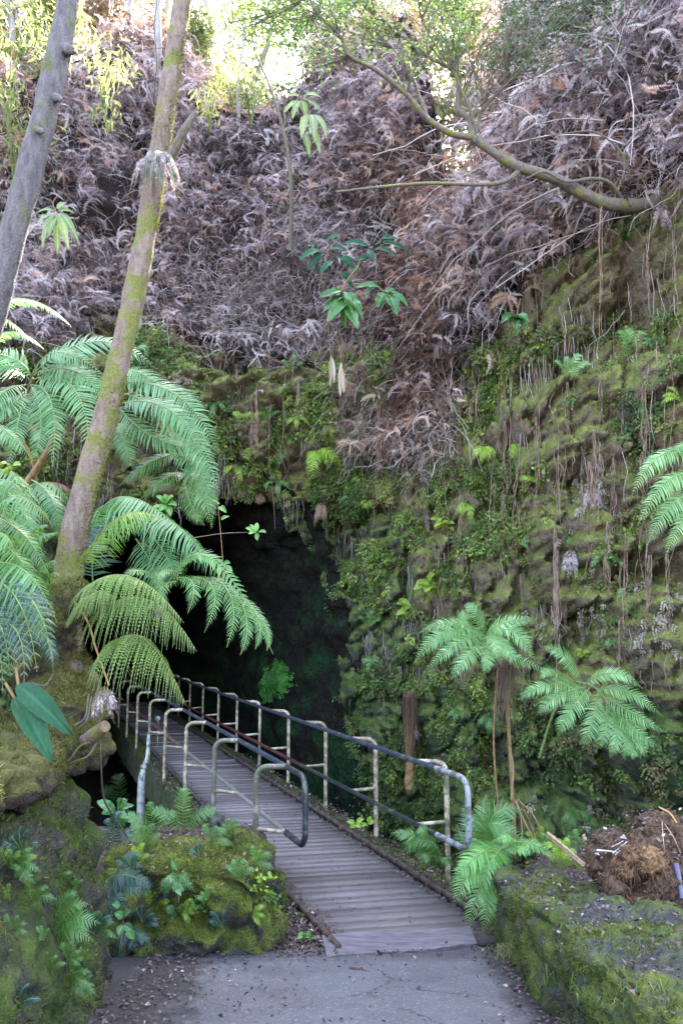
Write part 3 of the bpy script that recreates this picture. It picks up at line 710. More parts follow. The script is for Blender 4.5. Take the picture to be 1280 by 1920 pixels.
M_smallleaf = mat_leaf('small dark green leaves', [(0, (.03, .055, .03)), (.6, (.06, .1, .045)), (1, (.13, .18, .06))], .4, .5, .3)
M_yleaf = mat_leaf('sunlit yellow green leaves', [(0, (.1, .13, .05)), (.5, (.18, .2, .09)), (1, (.3, .3, .15))], .5, .3, .42, tcol=(1., .97, .6))
M_oleaf = mat_leaf('tan backlit leaves', [(0, (.12, .09, .06)), (.5, (.22, .16, .1)), (1, (.34, .27, .18))], .5, .3, .4, tcol=(1., .85, .65))
def leafcloud(tm, cs, n, size, seed, asp=.4, droop=.5, mat=0, flat=None):
    """n pointed leaves spread in clumps; cs = list of (centre, radius)"""
    r = np.random.default_rng(seed); cs_ = np.array([c for c, _ in cs]); rad = np.array([q for _, q in cs], float)
    k = r.choice(len(cs), n, p=rad ** 2 / (rad ** 2).sum()); d = unit(r.normal(size=(n, 3))); P = cs_[k] + d * (rad[k] * r.random(n) ** .45)[:, None]
    keep = fbm(P * (1.3 / rad.mean()), 3, seed) > -.16; P = P[keep]; m = len(P)
    ax = unit(r.normal(size=(m, 3)) * [1, 1, .6] - [0, 0, droop]); s_ = unit(np.cross(ax, r.normal(size=(m, 3)))); L = size * (.6 + .8 * r.random((m, 1)))
    nn = np.cross(ax, s_)
    V = np.stack([P, P + ax * L * .5 + s_ * L * asp * .5 + nn * L * .06, P + ax * L, P + ax * L * .5 - s_ * L * asp * .5 + nn * L * .06], 1).reshape(-1, 3)
    t = np.clip(.5 + .4 * vnoise(P * 1.3, seed) + .18 * r.normal(size=m), 0, 1)
    tm.add(V, np.arange(4 * m).reshape(m, 4), np.repeat(t, 4), mat)

# the tree that reaches over from the right
Yb = 9.4
rt = thing('overhanging_tree', W(1175, 380, 9.5), 'gnarled tree on the right cliff top, its forked limb reaching left over the slope', 'tree')
def limb(name, pts, r0, r1, k=12, seed=1, n=60):
    tm = TM(); trunk_mesh(tm, [W(*p) for p in pts], np.linspace(r0, r1, 6) if not isinstance(r0, list) else r0, k, seed, .12, n); return tm.build(name, M_branch, rt, smooth=True)
limb('trunk', [(1330, 300, 10.2), (1260, 365, 9.8), (1190, 385, 9.5), (1120, 376, 9.3), (1040, 335, 9.1), (960, 308, 9.), (885, 258, 8.9)], [.09, .088, .08, .07, .058, .047], 0, 18, 3, 90)
limb('branch', [(885, 258, 8.9), (845, 250, 8.85), (800, 222, 8.8), (762, 178, 8.7), (706, 132, 8.6), (655, 105, 8.5), (640, 70, 8.5), (600, 30, 8.4), (570, -20, 8.4)], .038, .012, 12, 4)
limb('branch', [(885, 258, 8.9), (880, 225, 8.9), (858, 200, 8.95), (856, 140, 9.), (800, 105, 9.), (755, 70, 9.), (700, 30, 9.)], .04, .01, 10, 5)
limb('branch', [(893, 250, 8.9), (880, 205, 8.8), (865, 170, 8.75), (848, 130, 8.7), (820, 90, 8.7), (790, 40, 8.7)], .025, .007, 8, 6)
limb('branch', [(895, 245, 8.9), (905, 205, 9.), (945, 160, 9.1), (985, 110, 9.2), (1010, 70, 9.2), (1060, 20, 9.3)], .022, .007, 8, 7)
limb('branch', [(800, 222, 8.8), (786, 180, 8.8), (765, 130, 8.85), (735, 90, 8.9), (705, 60, 8.9)], .022, .007, 8, 8)
limb('branch', [(975, 318, 9.05), (945, 340, 8.9), (900, 346, 8.8), (800, 344, 8.7), (700, 352, 8.6), (630, 360, 8.6)], .03, .012, 10, 9)
limb('branch', [(1165, 372, 9.4), (1140, 342, 9.2), (1110, 335, 9.1), (1060, 340, 9.), (1020, 322, 8.9), (985, 335, 8.9)], .028, .01, 10, 10)
limb('branch', [(1150, 380, 9.4), (1170, 300, 9.3), (1120, 250, 9.2), (1060, 250, 9.1), (990, 262, 9.)], .016, .005, 8, 11)
tw = TM(); r_ = random.Random(5); tips = []
for (a, b, y, vx, vy, L) in [(640, 75, 8.5, -.3, -1, 130), (570, 0, 8.4, -1, .2, 110), (700, 30, 9, -.2, -1, 90), (755, 70, 9, -.8, -.4, 120), (800, 105, 9, .2, -1, 120), (790, 40, 8.7, .3, -1, 100), (1010, 70, 9.2, 1, -.6, 130),
        (945, 160, 9.1, .6, -.9, 140), (905, 205, 9, .1, -1, 170), (860, 150, 8.75, -.6, -1, 130), (848, 130, 8.7, .4, -1, 130), (735, 90, 8.9, -1, -.6, 110), (985, 110, 9.2, .1, -1, 120), (762, 178, 8.7, -.2, -1, 110),
        (858, 200, 8.95, .7, -1, 150), (880, 225, 8.9, 1, -1, 150), (1060, 20, 9.3, 1, -.3, 120), (600, 30, 8.4, -1, -.2, 130), (655, 105, 8.5, -1, -.1, 110), (520, 20, 8.4, -1, .3, 80)]:
    for q in range(10):
        pts = [(a, b, y)]; dx, dy = vx + r_.uniform(-.6, .6), vy + r_.uniform(-.5, .5); x, z = a, b
        for s in range(5):
            x += dx * L / 5; z += dy * L / 5; dx += r_.uniform(-.35, .35); dy += r_.uniform(-.3, .35); pts.append((x, z, y + r_.uniform(-.3, .3) * (s + 1) / 3))
            if s > 0: tips.append(W(x, z, pts[-1][2]))
        tw.tube(spline([W(*p) for p in pts], 12), np.linspace(.008, .0025, 12), 4, caps=False)
tag(tw.build('twigs', M_branch, rt), kind='stuff')
tm = TM(); cl = [(p, .16 + .12 * r_.random()) for p in tips if project(p)[1] < 135]
for (a, b) in ((700, 30), (760, 20), (820, 50), (890, 30), (980, 40), (1050, 30), (1100, 60), (930, 80), (740, 75), (470, 60), (520, 30), (590, 70), (440, 20), (1010, 90), (1180, 20), (1150, 90), (860, -20), (650, -10), (560, 60)):
    cl.append((W(a, b, 8.9), .33))
leafcloud(tm, cl, 11000, .05, 33, .45, .2); tag(tm.build('foliage', M_smallleaf, rt), kind='stuff')

# thin bare sapling left of the centre
st = thing('bare_sapling', W(548, 330, 12.5), 'thin dark bare sapling curving up in front of the slope left of centre', 'sapling')
tm = TM(); tm.tube(spline([W(545, 470, 13), W(545, 330, 12.5), W(530, 240, 12.3), (W(505, 160, 12.2)), W(480, 100, 12.2), W(470, 40, 12.2)], 40), np.linspace(.035, .012, 40), 8)
for p in (((505, 160), (520, 110), (515, 60)), ((530, 240), (560, 180), (575, 120)), ((480, 100), (455, 60), (440, 20))): tm.tube(spline([W(a, b, 12.3) for a, b in p], 12), np.linspace(.014, .005, 12), 5)
tm.build('stem', M_branch, st, smooth=True)

# ---------------------------------------------------------------- trees behind the crest, lit from behind
M_bark2 = mat_bark('pale background bark', (.2, .17, .16), (.38, .34, .33), None, 0, .6)
def bgtree(base, htop, lean, rtrunk, clumps, nleaf, size, label, mat, seed, droop=.5, asp=.35):
    o = thing('forest_tree', base, label, 'tree', 'trees beyond the crest'); r = random.Random(seed); base = np.array(base, float)
    top = base + np.array([lean, 0, htop]); mid = (base + top) / 2 + [r.uniform(-.5, .5), 0, 0]; q1 = base * .75 + top * .25 + [r.uniform(-.3, .3), 0, 0]; q3 = base * .25 + top * .75 + [r.uniform(-.3, .3), 0, 0]
    tm = TM(); trunk_mesh(tm, [base - [0, 0, 1.5], q1, mid, q3, top], [rtrunk, rtrunk * .8, rtrunk * .4], 10, seed, .25, 40)
    for c, q in clumps:
        s = base + (top - base) * r.uniform(.3, .9); tm.tube(spline([s, (s + c) / 2 + [0, 0, .3], c], 10), np.linspace(rtrunk * .35, .02, 10), 6)
    tm.build('trunk', M_bark2, o, smooth=True)
    tm = TM(); leafcloud(tm, [(c, q * 1.15) for c, q in clumps], int(nleaf * 2.2), size, seed, asp, droop); tag(tm.build('crown', mat, o), kind='stuff')
def hill_base(px, Y):
    x = ray(px, 200)[0] * Y; return [x, Y, float(np.interp(x, zc_x, zc_y))]
BG = [
 (30, 19.5, [(20, 60, 1.1), (60, 150, 1.), (10, 190, 1.1), (75, 260, .8), (20, 330, .9), (100, 30, .8), (-60, 120, 1.3), (50, 400, .7)], 5200, .3, M_yleaf, 'bright yellow green bamboo like tree at the upper left edge', .1),
 (240, 24, [(215, 60, 1.2), (270, 20, 1.2), (250, 110, 1.), (180, 110, 1.), (320, 90, .9), (190, 10, 1.)], 3800, .26, M_oleaf, 'tree with tan and dark leaves behind the crest, between the two leaning trunks', .14),
 (380, 23, [(345, 110, .8), (390, 170, .8), (372, 60, .6), (420, 215, .7), (460, 190, .6)], 2600, .24, M_yleaf, 'sparse yellow green tree just right of the mossy leaning trunk at the top', .1),
 (455, 26, [(450, 10, 1.), (475, 60, .8), (500, 130, .8), (430, 110, .8)], 1500, .22, M_yleaf, 'pale slim tree against the white sky at the top left of centre', .16),
 (620, 24, [(560, 30, 1.1), (620, 60, 1.1), (680, 20, 1.1), (700, 120, .9), (600, 150, .9), (520, 200, .8)], 4200, .24, M_smallleaf, 'dark leaved tree behind the crest at the top centre', .13),
 (780, 23, [(770, 60, 1.), (760, 190, 1.), (800, 300, .9), (740, 290, .8), (790, 380, .8), (740, 400, .7)], 3600, .24, M_oleaf, 'tan leaved backlit tree behind the slope right of the top centre', .12),
 (900, 22, [(880, 130, 1.1), (930, 190, 1.), (880, 270, .9), (930, 330, .9), (890, 420, .8), (850, 350, .7), (960, 90, 1.), (920, 480, .8), (840, 60, 1.), (870, 20, 1.), (830, 200, .9)], 6500, .26, M_yleaf, 'bright yellow leaved tree seen through the gap above the overhanging limb', .12),
 (1060, 24, [(1000, 50, 1.2), (1080, 20, 1.2), (1040, 120, 1.), (1110, 80, 1.)], 3600, .24, M_smallleaf, 'green leaved tree behind the crest, right of the yellow gap', .15),
 (1210, 22, [(1200, 20, 1.2), (1270, 70, 1.2), (1150, 60, 1.), (1290, 10, 1.3)], 3600, .24, M_yleaf, 'pale trunked tree in the upper right corner', .2)]
for k, (px, Y, cl, nl, sz, m, lab, rt_) in enumerate(BG):
    cc = [(W(a, b, Y + random.Random(a).uniform(-1, 1)), q * Y / 24 * 1.0) for a, b, q in cl]
    bgtree(hill_base(px, Y), 9, 1.2 if k % 2 else -.6, rt_, cc, nl, sz, lab, m, 300 + k, asp=.3)
# slim pale trunks standing on the crest
for k, (a, b0, b1, Y, rr, lab) in enumerate(((292, 130, -30, 17, .1, 'pale slim trunk on the crest between the two leaning trees'), (452, 190, 30, 17.5, .055, 'thin grey trunk on the crest in front of the white sky'),
        (1208, 260, 60, 12.4, .085, 'pale broken trunk on the slope at the upper right'), (1236, 240, 110, 12.6, .055, 'thin grey stem close beside the pale broken trunk at the upper right'), (1130, 330, 130, 12, .045, 'thin upright stem on the slope above the root of the overhanging tree'),
        (240, 90, -20, 18, .07, 'thin stem on the crest between the dark trunk and the mossy trunk'))):
    o = thing('slim_trunk', W(a, b0, Y), lab, 'tree trunk'); tm = TM(); rj = random.Random(k); trunk_mesh(tm, [W(a - 4, b0 + 60, Y + .3), W(a + rj.uniform(-6, 6), b0 * .7 + b1 * .3, Y), W(a + rj.uniform(-6, 6), b0 * .35 + b1 * .65, Y), W(a + 6, b1, Y)], [rr, rr * .85, rr * .7, rr * .5], 12, 400 + k, .25, 50); tm.build('trunk', M_bark2, o, smooth=True)
# ================================================================ ferns
M_fern = mat_leaf('fern green', [(0, (.04, .11, .03)), (.5, (.09, .2, .055)), (1, (.18, .33, .1))], .38, .45, .35)
M_fernb = mat_leaf('blue green fern', [(0, (.03, .095, .03)), (.5, (.085, .2, .07)), (1, (.21, .36, .15))], .42, .45, .3, tcol=(.8, 1., .5), blotch=.02, bcol=(.16, .14, .05))
M_fernd = mat_leaf('deep blue green fern', [(0, (.014, .045, .038)), (.5, (.03, .08, .065)), (1, (.07, .14, .11))], .35, .5, .25)
M_fernp = mat_leaf('pale green fern', [(0, (.06, .15, .04)), (.5, (.15, .3, .1)), (1, (.33, .5, .23))], .42, .4, .35, tcol=(.9, 1., .6))
M_fernl = mat_leaf('lime green fern', [(0, (.12, .22, .02)), (.5, (.26, .4, .05)), (1, (.45, .58, .12))], .45, .35, .4)
M_fernold = mat_leaf('ageing fern', [(0, (.06, .12, .02)), (.5, (.12, .21, .04)), (.85, (.22, .32, .07)), (1, (.3, .3, .12))], .45, .35, .3, tcol=(.75, 1., .35), blotch=.1, bcol=(.1, .05, .06))
M_ferndead = mat_leaf('dead fern', [(0, (.09, .055, .04)), (.5, (.2, .125, .09)), (1, (.33, .24, .2))], .8, .15, .25, tcol=(1., .8, .6))
M_fernfresh = mat_leaf('fresh green fern', [(0, (.05, .15, .03)), (.5, (.14, .32, .08)), (1, (.3, .5, .17))], .4, .45, .35)
M_stipe = mat_simple('brown fern stalk', (.13, .07, .03), (.26, .16, .07), 20, .6, .4, .2)
M_rach = mat_simple('green fern midrib', (.12, .18, .05), (.22, .26, .09), 20, .5, .4, .2)
CAM = np.array([0, 0, H])

def blade_row(tm, path, N, plen, wid, n, ang=25, droop=.15, prof=None, r=None, t0=.0, t1=1., fold=.0, jit=.1, tintc=.5, mat=0):
    """one comb: n pairs of narrow blades on both sides of a path"""
    r = r or rng; m = len(path) - 1; ts = np.linspace(t0, t1, n); s = ts * m; i = np.minimum(s.astype(int), m - 1); f = (s - i)[:, None]
    P = path[i] * (1 - f) + path[i + 1] * f; T = unit(path[i + 1] - path[i]); S = unit(np.cross(T, N)); Nn = np.cross(S, T)
    pr = prof(ts) if prof is not None else (np.minimum(1, .35 + ts * 3) * (1 - ts ** 2.6) + .04)
    L = plen * pr; ca, sa = math.cos(R(ang)), math.sin(R(ang)); Vs = []; ti = []
    for sg in (-1, 1):
        l = (L * (1 + jit * r.normal(size=n)))[:, None]; a = unit(S * sg * ca + T * (sa + .1 * r.normal(size=(n, 1))) - Nn * fold)
        w_ = (wid * np.minimum(1, pr * 1.4))[:, None] * T; dz = np.array([0, 0, -1.]) * droop * l
        b0, b1 = P - w_ * .42, P + w_ * .42
        mid = P + a * l * .55 + dz * .3; m0, m1 = mid - w_ * .5, mid + w_ * .42; tip = P + a * l + dz + T * l * .08
        Vs.append(np.stack([b0, b1, m1, tip, m0], 1)); ti.append(np.clip(tintc + .16 * r.normal(size=n), 0, 1))
    V = np.concatenate(Vs).reshape(-1, 3); k = np.arange(2 * n)[:, None] * 5
    t = np.repeat(np.concatenate(ti), 5)
    base = tm.n; tm.add(V, np.concatenate([k + [0, 1, 2, 4]], 1), t, mat); tm.F3.append(np.concatenate([k + [4, 2, 3]], 1) + base); tm.M3.append(np.full(2 * n, mat))

def frond(parent, name, P0, Pm, P1, N, plen, level=1, n=24, wid=None, droop=.2, mats=None, npin=16, plw=.3, ang=28, prof=None, rr=.006, seed=None, fold=0., start=.08, jit=.1, extra=None, keep_tm=None):
    r = np.random.default_rng(seed if seed is not None else int(rng.integers(1e9)))
    path = bez(P0, Pm, P1, 26); N = unit(N); tm = keep_tm or TM(); tc = r.uniform(.35, .65)
    if extra: path = np.concatenate([spline(extra + [path[0]], 8)[:-1], path])
    if level == 1:
        L = np.linalg.norm(np.diff(path, axis=0), axis=1).sum(); wid = wid or L / n * .72
        blade_row(tm, path, N, plen, wid, n, ang, droop, prof, r, start, 1., fold, jit, tc)
    else:
        m = len(path) - 1; ts = np.linspace(start, .97, n); pr = (prof(ts) if prof is not None else (np.minimum(1, .45 + ts * 2.2) * (1 - ts ** 2.4) + .06))
        for q in range(n):
            s = ts[q] * m; i = int(min(s, m - 1)); f = s - i; P = path[i] * (1 - f) + path[i + 1] * f; T = unit(path[i + 1] - path[i]); S = unit(np.cross(T, N))
            for sg in (-1, 1):
                l = plen * pr[q] * (1 + jit * r.normal()); a = unit(S * sg * math.cos(R(ang)) + T * math.sin(R(ang)) - np.cross(S, T) * fold * .5 + .06 * r.normal(size=3))
                E = P + a * l + np.array([0, 0, -1.]) * droop * l; Mi = P + a * l * .52 + np.array([0, 0, .04 * l]) - np.array([0, 0, 1.]) * droop * l * .25
                pp = bez(P, Mi, E, 9); nn = unit(N + .15 * r.normal(size=3)); k = max(5, int(npin * (.4 + .6 * pr[q])))
                blade_row(tm, pp, nn, plw * max(.35, pr[q]), l / k * .74, k, 22, .12, None, r, .03, 1., 0., .06, np.clip(tc + .12 * r.normal(), .1, .9))
                tm.tube(pp[::2], np.linspace(.0028, .001, 5), 3, .6, 1, caps=False)
    tm.tube(path, np.linspace(rr, rr * .25, len(path)), 5, .5, 1, caps=False)
    if keep_tm: return None
    return tm.build(name, mats or [M_fern, M_rach], parent)

def px_frond(parent, a, m, b, Y0, Y1, plen_px, level=1, n=24, up=(.0, -.75, .65), mats=None, name='frond', **k):
    """frond whose base, middle and tip are seen at three photo pixels, at real distances Y0..Y1"""
    Ym = (Y0 + Y1) / 2 + k.pop('bulge', -.12); P0, Pm, P1 = W(*a, Y0), W(*m, Ym), W(*b, Y1)
    pl = plen_px * Ym / 1600.
    if 'plw_px' in k: k['plw'] = k.pop('plw_px') * Ym / 1600.
    if 'extra' in k and k['extra']: k['extra'] = [W(*e) for e in k['extra']]
    return frond(parent, name, P0, Pm, P1, np.array(up), pl, level, n, mats=mats, **k)

B = [M_fernb, M_rach]; Gm = [M_fern, M_rach]; D = [M_fernd, M_rach]; Pp = [M_fernp, M_rach]; Lm = [M_fernl, M_rach]; Om = [M_fernold, M_stipe]; Dm = [M_ferndead, M_stipe]
# --- big tree fern A, upper left
A = thing('tree_fern', W(40, 900, 6.9), 'large blue green tree fern fanning out behind the leaning trunk at the left edge', 'tree fern', 'tree ferns')
tm = TM(); trunk_mesh(tm, [W(-40, 1050, 7.1), W(35, 930, 7.), W(95, 835, 6.85), W(110, 770, 6.8)], [.05, .035, .026, .015], 10, 2, .15, 30); tm.tube(spline([W(72, 925, 7.0), W(60, 860, 6.9), W(35, 800, 6.8), W(62, 708, 6.6)], 20), .014, 6, mat=0); tm.build('stalk', M_stipe, A, smooth=True)
for (a, m, b, w_, n, lv, Y0, Y1) in (
    ((58, 706), (180, 640), (292, 692), 46, 26, 1, 6.6, 6.9), ((60, 704), (110, 660), (190, 700), 40, 24, 1, 6.6, 6.4), ((62, 712), (140, 730), (168, 858), 40, 28, 1, 6.6, 6.2), ((60, 722), (98, 760), (98, 880), 32, 26, 1, 6.6, 6.2),
    ((58, 722), (78, 790), (58, 870), 28, 24, 1, 6.6, 6.2), ((50, 730), (35, 790), (15, 880), 30, 24, 1, 6.6, 6.2), ((55, 712), (0, 690), (-60, 740), 40, 24, 1, 6.6, 6.5), ((50, 722), (-10, 750), (-50, 830), 38, 24, 1, 6.6, 6.3),
    ((60, 708), (20, 670), (-60, 660), 40, 24, 1, 6.6, 6.6), ((70, 706), (150, 700), (215, 790), 40, 26, 1, 6.6, 6.4), ((64, 704), (130, 690), (205, 740), 34, 26, 1, 6.7, 6.7), ((45, 735), (20, 760), (-30, 800), 30, 22, 1, 6.6, 6.3)):
    px_frond(A, a, m, b, Y0, Y1, w_ * 1.25, lv, int(n * 1.4), mats=B, droop=.2, ang=30, wid=None)
# --- fern group behind the trunk, falling to the right
A2 = thing('tree_fern', W(190, 820, 7.6), 'tree fern with long glossy feathers falling right behind the trunk, above the cave mouth', 'tree fern', 'tree ferns')
for (a, m, b, w_, Y0, Y1) in (((215, 720), (330, 740), (408, 850), 46, 7.4, 7.1), ((225, 735), (340, 800), (412, 925), 42, 7.3, 6.9), ((220, 760), (320, 770), (408, 885), 40, 7.2, 6.9), ((210, 745), (290, 820), (400, 840), 36, 7.2, 7.),
        ((215, 790), (230, 820), (250, 880), 34, 7.3, 7.0), ((340, 850), (280, 868), (222, 912), 26, 7.3, 7.2), ((345, 885), (305, 900), (262, 938), 26, 7.3, 7.2), ((340, 880), (375, 915), (398, 990), 30, 7.3, 7.1), ((325, 850), (370, 880), (405, 955), 34, 7.3, 7.1),
        ((345, 900), (360, 950), (385, 985), 22, 7.4, 7.3), ((300, 800), (350, 850), (390, 900), 34, 7.3, 7.0), ((210, 710), (265, 700), (330, 770), 36, 7.5, 7.3), ((235, 700), (262, 650), (278, 672), 20, 7.6, 7.5)):
    px_frond(A2, a, m, b, Y0, Y1, w_ * 1.15, 1, 44, mats=B if w_ > 30 else Gm, droop=.2, ang=32)
tm = TM(); tm.tube(spline([W(160, 900, 7.7), W(200, 780, 7.5), W(260, 740, 7.3), W(340, 850, 7.2)], 30), .012, 6); tm.build('stalk', M_stipe, A2, smooth=True)
# --- arching comb fronds beside and behind the trunk
A3 = thing('tree_fern', W(150, 1100, 6.1), 'tree fern behind the leaning trunk with wide arching combs reaching towards the cave mouth', 'tree fern', 'tree ferns')
px_frond(A3, (170, 1000), (255, 935), (418, 1088), 6.3, 5.9, 105, 1, 54, mats=B, droop=.75, ang=18, up=(0, -.25, 1.), start=.05)
px_frond(A3, (255, 975), (330, 985), (418, 1092), 6.1, 5.7, 62, 1, 40, mats=B, droop=.7, ang=18, up=(.2, -.3, 1.))
px_frond(A3, (265, 985), (310, 1040), (330, 1100), 6., 5.8, 44, 1, 30, mats=B, droop=.4)
px_frond(A3, (255, 1010), (285, 1060), (302, 1110), 6., 5.8, 40, 1, 30, mats=B, droop=.4)
px_frond(A3, (150, 1075), (215, 975), (300, 968), 5.6, 5.5, 78, 1, 50, mats=Om, droop=.8, ang=15, up=(-.1, -.25, 1.))
px_frond(A3, (40, 950), (85, 905), (135, 950), 6.6, 6.4, 50, 1, 34, mats=B, droop=.7, up=(0, -.3, 1))
px_frond(A3, (60, 930), (95, 905), (140, 925), 6.7, 6.6, 30, 1, 30, mats=Dm, droop=.7, up=(0, -.3, 1))
px_frond(A3, (175, 1095), (180, 1010), (215, 960), 6.4, 6.5, 55, 1, 30, mats=D, droop=.4)
# bright green two-fold frond in front of the cave
A4 = thing('tree_fern', W(300, 1130, 5.9), 'bright green fern with fine drooping feathers hanging in front of the dark cave mouth', 'tree fern', 'tree ferns')
for (a, m, b, w_) in (((330, 1085), (362, 1095), (352, 1150), 26), ((362, 1082), (402, 1110), (383, 1186), 26), ((398, 1082), (436, 1130), (425, 1214), 27), ((430, 1098), (462, 1160), (450, 1228), 24), ((455, 1120), (486, 1165), (478, 1218), 19), ((325, 1085), (400, 1050), (512, 1226), 26), ((340, 1075), (300, 1075), (306, 1120), 22), ((470, 1140), (500, 1180), (500, 1220), 14), ((300, 1090), (262, 1070), (225, 1085), 22), ((330, 1090), (300, 1110), (320, 1160), 24)):
    px_frond(A4, a, m, b, 5.7, 5.45, w_, 1, 34, mats=Gm if w_ != 27 else Gm, droop=.15, ang=38, bulge=-.05, start=.02)
# old fronds with hanging combs
A5 = thing('tree_fern', W(170, 1180, 5.4), 'old yellowing tree fern fronds with brown tips arching right of the mossy tree foot', 'tree fern', 'tree ferns')
for (a, m, b, w_) in (((148, 1118), (240, 1080), (345, 1168), 62), ((172, 1165), (270, 1122), (369, 1222), 72), ((192, 1238), (265, 1195), (349, 1322), 78), ((150, 1150), (180, 1110), (215, 1120), 45)):
    px_frond(A5, a, m, b, 5.35, 5.15, w_, 2, 50, mats=[M_fernold, M_rach], droop=1.1, ang=12, up=(0, -.15, 1.), npin=22, plw_px=5.5, start=.02, jit=.06, rr=.005, fold=.2)
tm = TM(); tm.tube(spline([W(140, 1128, 5.3), W(165, 1165, 5.2), W(180, 1215, 5.2), W(205, 1285, 5.15)], 24), .006, 6); tm.tube(spline([W(172, 1185, 5.2), W(155, 1150, 5.2), (W(145, 1160, 5.2))], 10), .004, 5); tm.build('stalk', mat_simple('orange stalk', (.35, .17, .05), (.5, .28, .09), 20, .5, .4, .2), A5, smooth=True)
# front left ferns
A6 = thing('tree_fern', W(-60, 1150, 4.9), 'bright green fern fronds pushing in from the left edge in front of the tree foot', 'tree fern', 'tree ferns')
for (a, m, b, w_, mm, Y) in (((-60, 1000), (20, 930), (98, 985), 70, Gm, 4.9), ((-60, 1090), (30, 1060), (108, 1168), 82, B, 4.8), ((-30, 1150), (30, 1110), (100, 1230), 60, Gm, 4.9), ((10, 1090), (55, 1020), (110, 1000), 34, Gm, 5.3), ((20, 1120), (70, 1070), (105, 1050), 30, Gm, 5.3),
        ((30, 1060), (60, 1000), (90, 985), 26, Gm, 5.4), ((-50, 940), (10, 900), (60, 960), 60, Gm, 5.), ((-40, 1040), (0, 1000), (30, 1040), 50, Gm, 4.7), ((60, 1110), (90, 1080), (110, 1075), 22, Gm, 5.3)):
    px_frond(A6, a, m, b, Y + .15, Y - .1, w_, 1, 40, mats=mm, droop=.7, ang=20, up=(0, -.3, 1.))
A7 = thing('tree_fern', W(-40, 1180, 4.6), 'dark blue green fern fronds hanging at the left edge above the broad leaved plant', 'tree fern', 'tree ferns')
for (a, m, b, w_) in (((-40, 1090), (30, 1120), (70, 1260), 44), ((-40, 1140), (0, 1170), (20, 1270), 44), ((20, 1100), (70, 1140), (98, 1240), 36), ((-30, 1180), (30, 1180), (45, 1290), 34), ((-60, 1200), (-10, 1200), (5, 1300), 30)):
    px_frond(A7, a, m, b, 4.75, 4.6, w_, 2, 14, mats=D, droop=.3, ang=35, npin=12, plw_px=9)
A8 = thing('tree_fern', W(-80, 640, 6.3), 'small pale green fern reaching in at the left edge just above the big tree fern', 'tree fern', 'tree ferns')
for (a, m, b, w_) in (((-60, 600), (40, 560), (134, 612), 38), ((-40, 660), (20, 622), (84, 656), 30), ((-60, 620), (-10, 590), (60, 640), 34)):
    px_frond(A8, a, m, b, 6.1, 6.0, w_, 1, 40, mats=Pp, droop=.5, ang=22, up=(0, -.4, 1.))
tm = TM()
for q in ((-60, 600), (-40, 660)): tm.tube([W(-110, 700, 6.2), W(*q, 6.1)], .012, 5)
tm.build('stalk', M_stipe, A8)

def stem_tuft(parent, name, px, py, py2, Y, w_, n=60, mats=M_ferndead):
    tm = TM(); r = random.Random(px)
    for q in range(n):
        a = px + r.uniform(-w_, w_) * .5; b = py + r.uniform(0, 20); e = py2 - min(.9, abs(r.gauss(0, .5))) * (py2 - py)
        yy = Y + r.uniform(-.08, .08); tm.tube([W(a, b, yy), W(a + r.uniform(-6, 6), (b + e) / 2, yy - .03), W(a + r.uniform(-14, 14), e, yy)], [.004, .003, .001], 3, r.random(), caps=False)
    return tag(tm.build(name, mats, parent), kind='stuff')
# --- right tree ferns on the cliff
R1 = thing('tree_fern', W(940, 1560, 9.3), 'pale star shaped tree fern above a dead skirt, higher one right of the cave', 'tree fern', 'tree ferns')
c = (908, 1192)
for (m, b, w_, dy) in (((892, 1150), (872, 1132), 26, .1), ((850, 1168), (782, 1188), 24, 0), ((835, 1185), (775, 1245), 30, -.2), ((858, 1205), (794, 1262), 26, -.3), ((880, 1225), (842, 1276), 26, -.35), ((915, 1225), (905, 1268), 22, -.4),
        ((945, 1168), (1008, 1160), 28, .05), ((962, 1185), (1003, 1245), 30, -.1), ((940, 1205), (975, 1262), 24, -.3), ((865, 1165), (905, 1130), 20, .15), ((955, 1225), (1048, 1268), 22, .2), ((925, 1200), (940, 1250), 24, -.3), ((845, 1190), (800, 1215), 22, -.1)):
    px_frond(R1, c, m, b, 9.0, 8.8 + dy, w_, 1, 36, mats=Pp, droop=.12, ang=30, bulge=-.12 + dy * .3, start=.04)
stem_tuft(R1, 'dead_skirt', 945, 1230, 1390, 9.15, 34, 70)
tm = TM(); tm.tube(spline([W(945, 1240, 9.2), W(955, 1400, 9.3), W(966, 1600, 9.3)], 20), .022, 8); tm.tube(spline([W(935, 1240, 9.2), W(925, 1400, 9.25), W(945, 1620, 9.3)], 20), .012, 6); tm.build('stem', M_stipe, R1, smooth=True)
R2 = thing('tree_fern', W(1150, 1480, 8.9), 'pale tree fern spread like a fan, lower right of the two on the cliff', 'tree fern', 'tree ferns')
rp = spline([W(1082, 1278, 8.6), W(1115, 1290, 8.5), W(1150, 1335, 8.45), W(1178, 1395, 8.4)], 20); tm = TM(); tm.tube(rp, .007, 6); tm.tube(spline([W(1010, 1420, 9.3), W(1040, 1330, 9.0), W(1082, 1278, 8.6)], 14), .014, 6); tm.build('stalk', M_rach, R2)
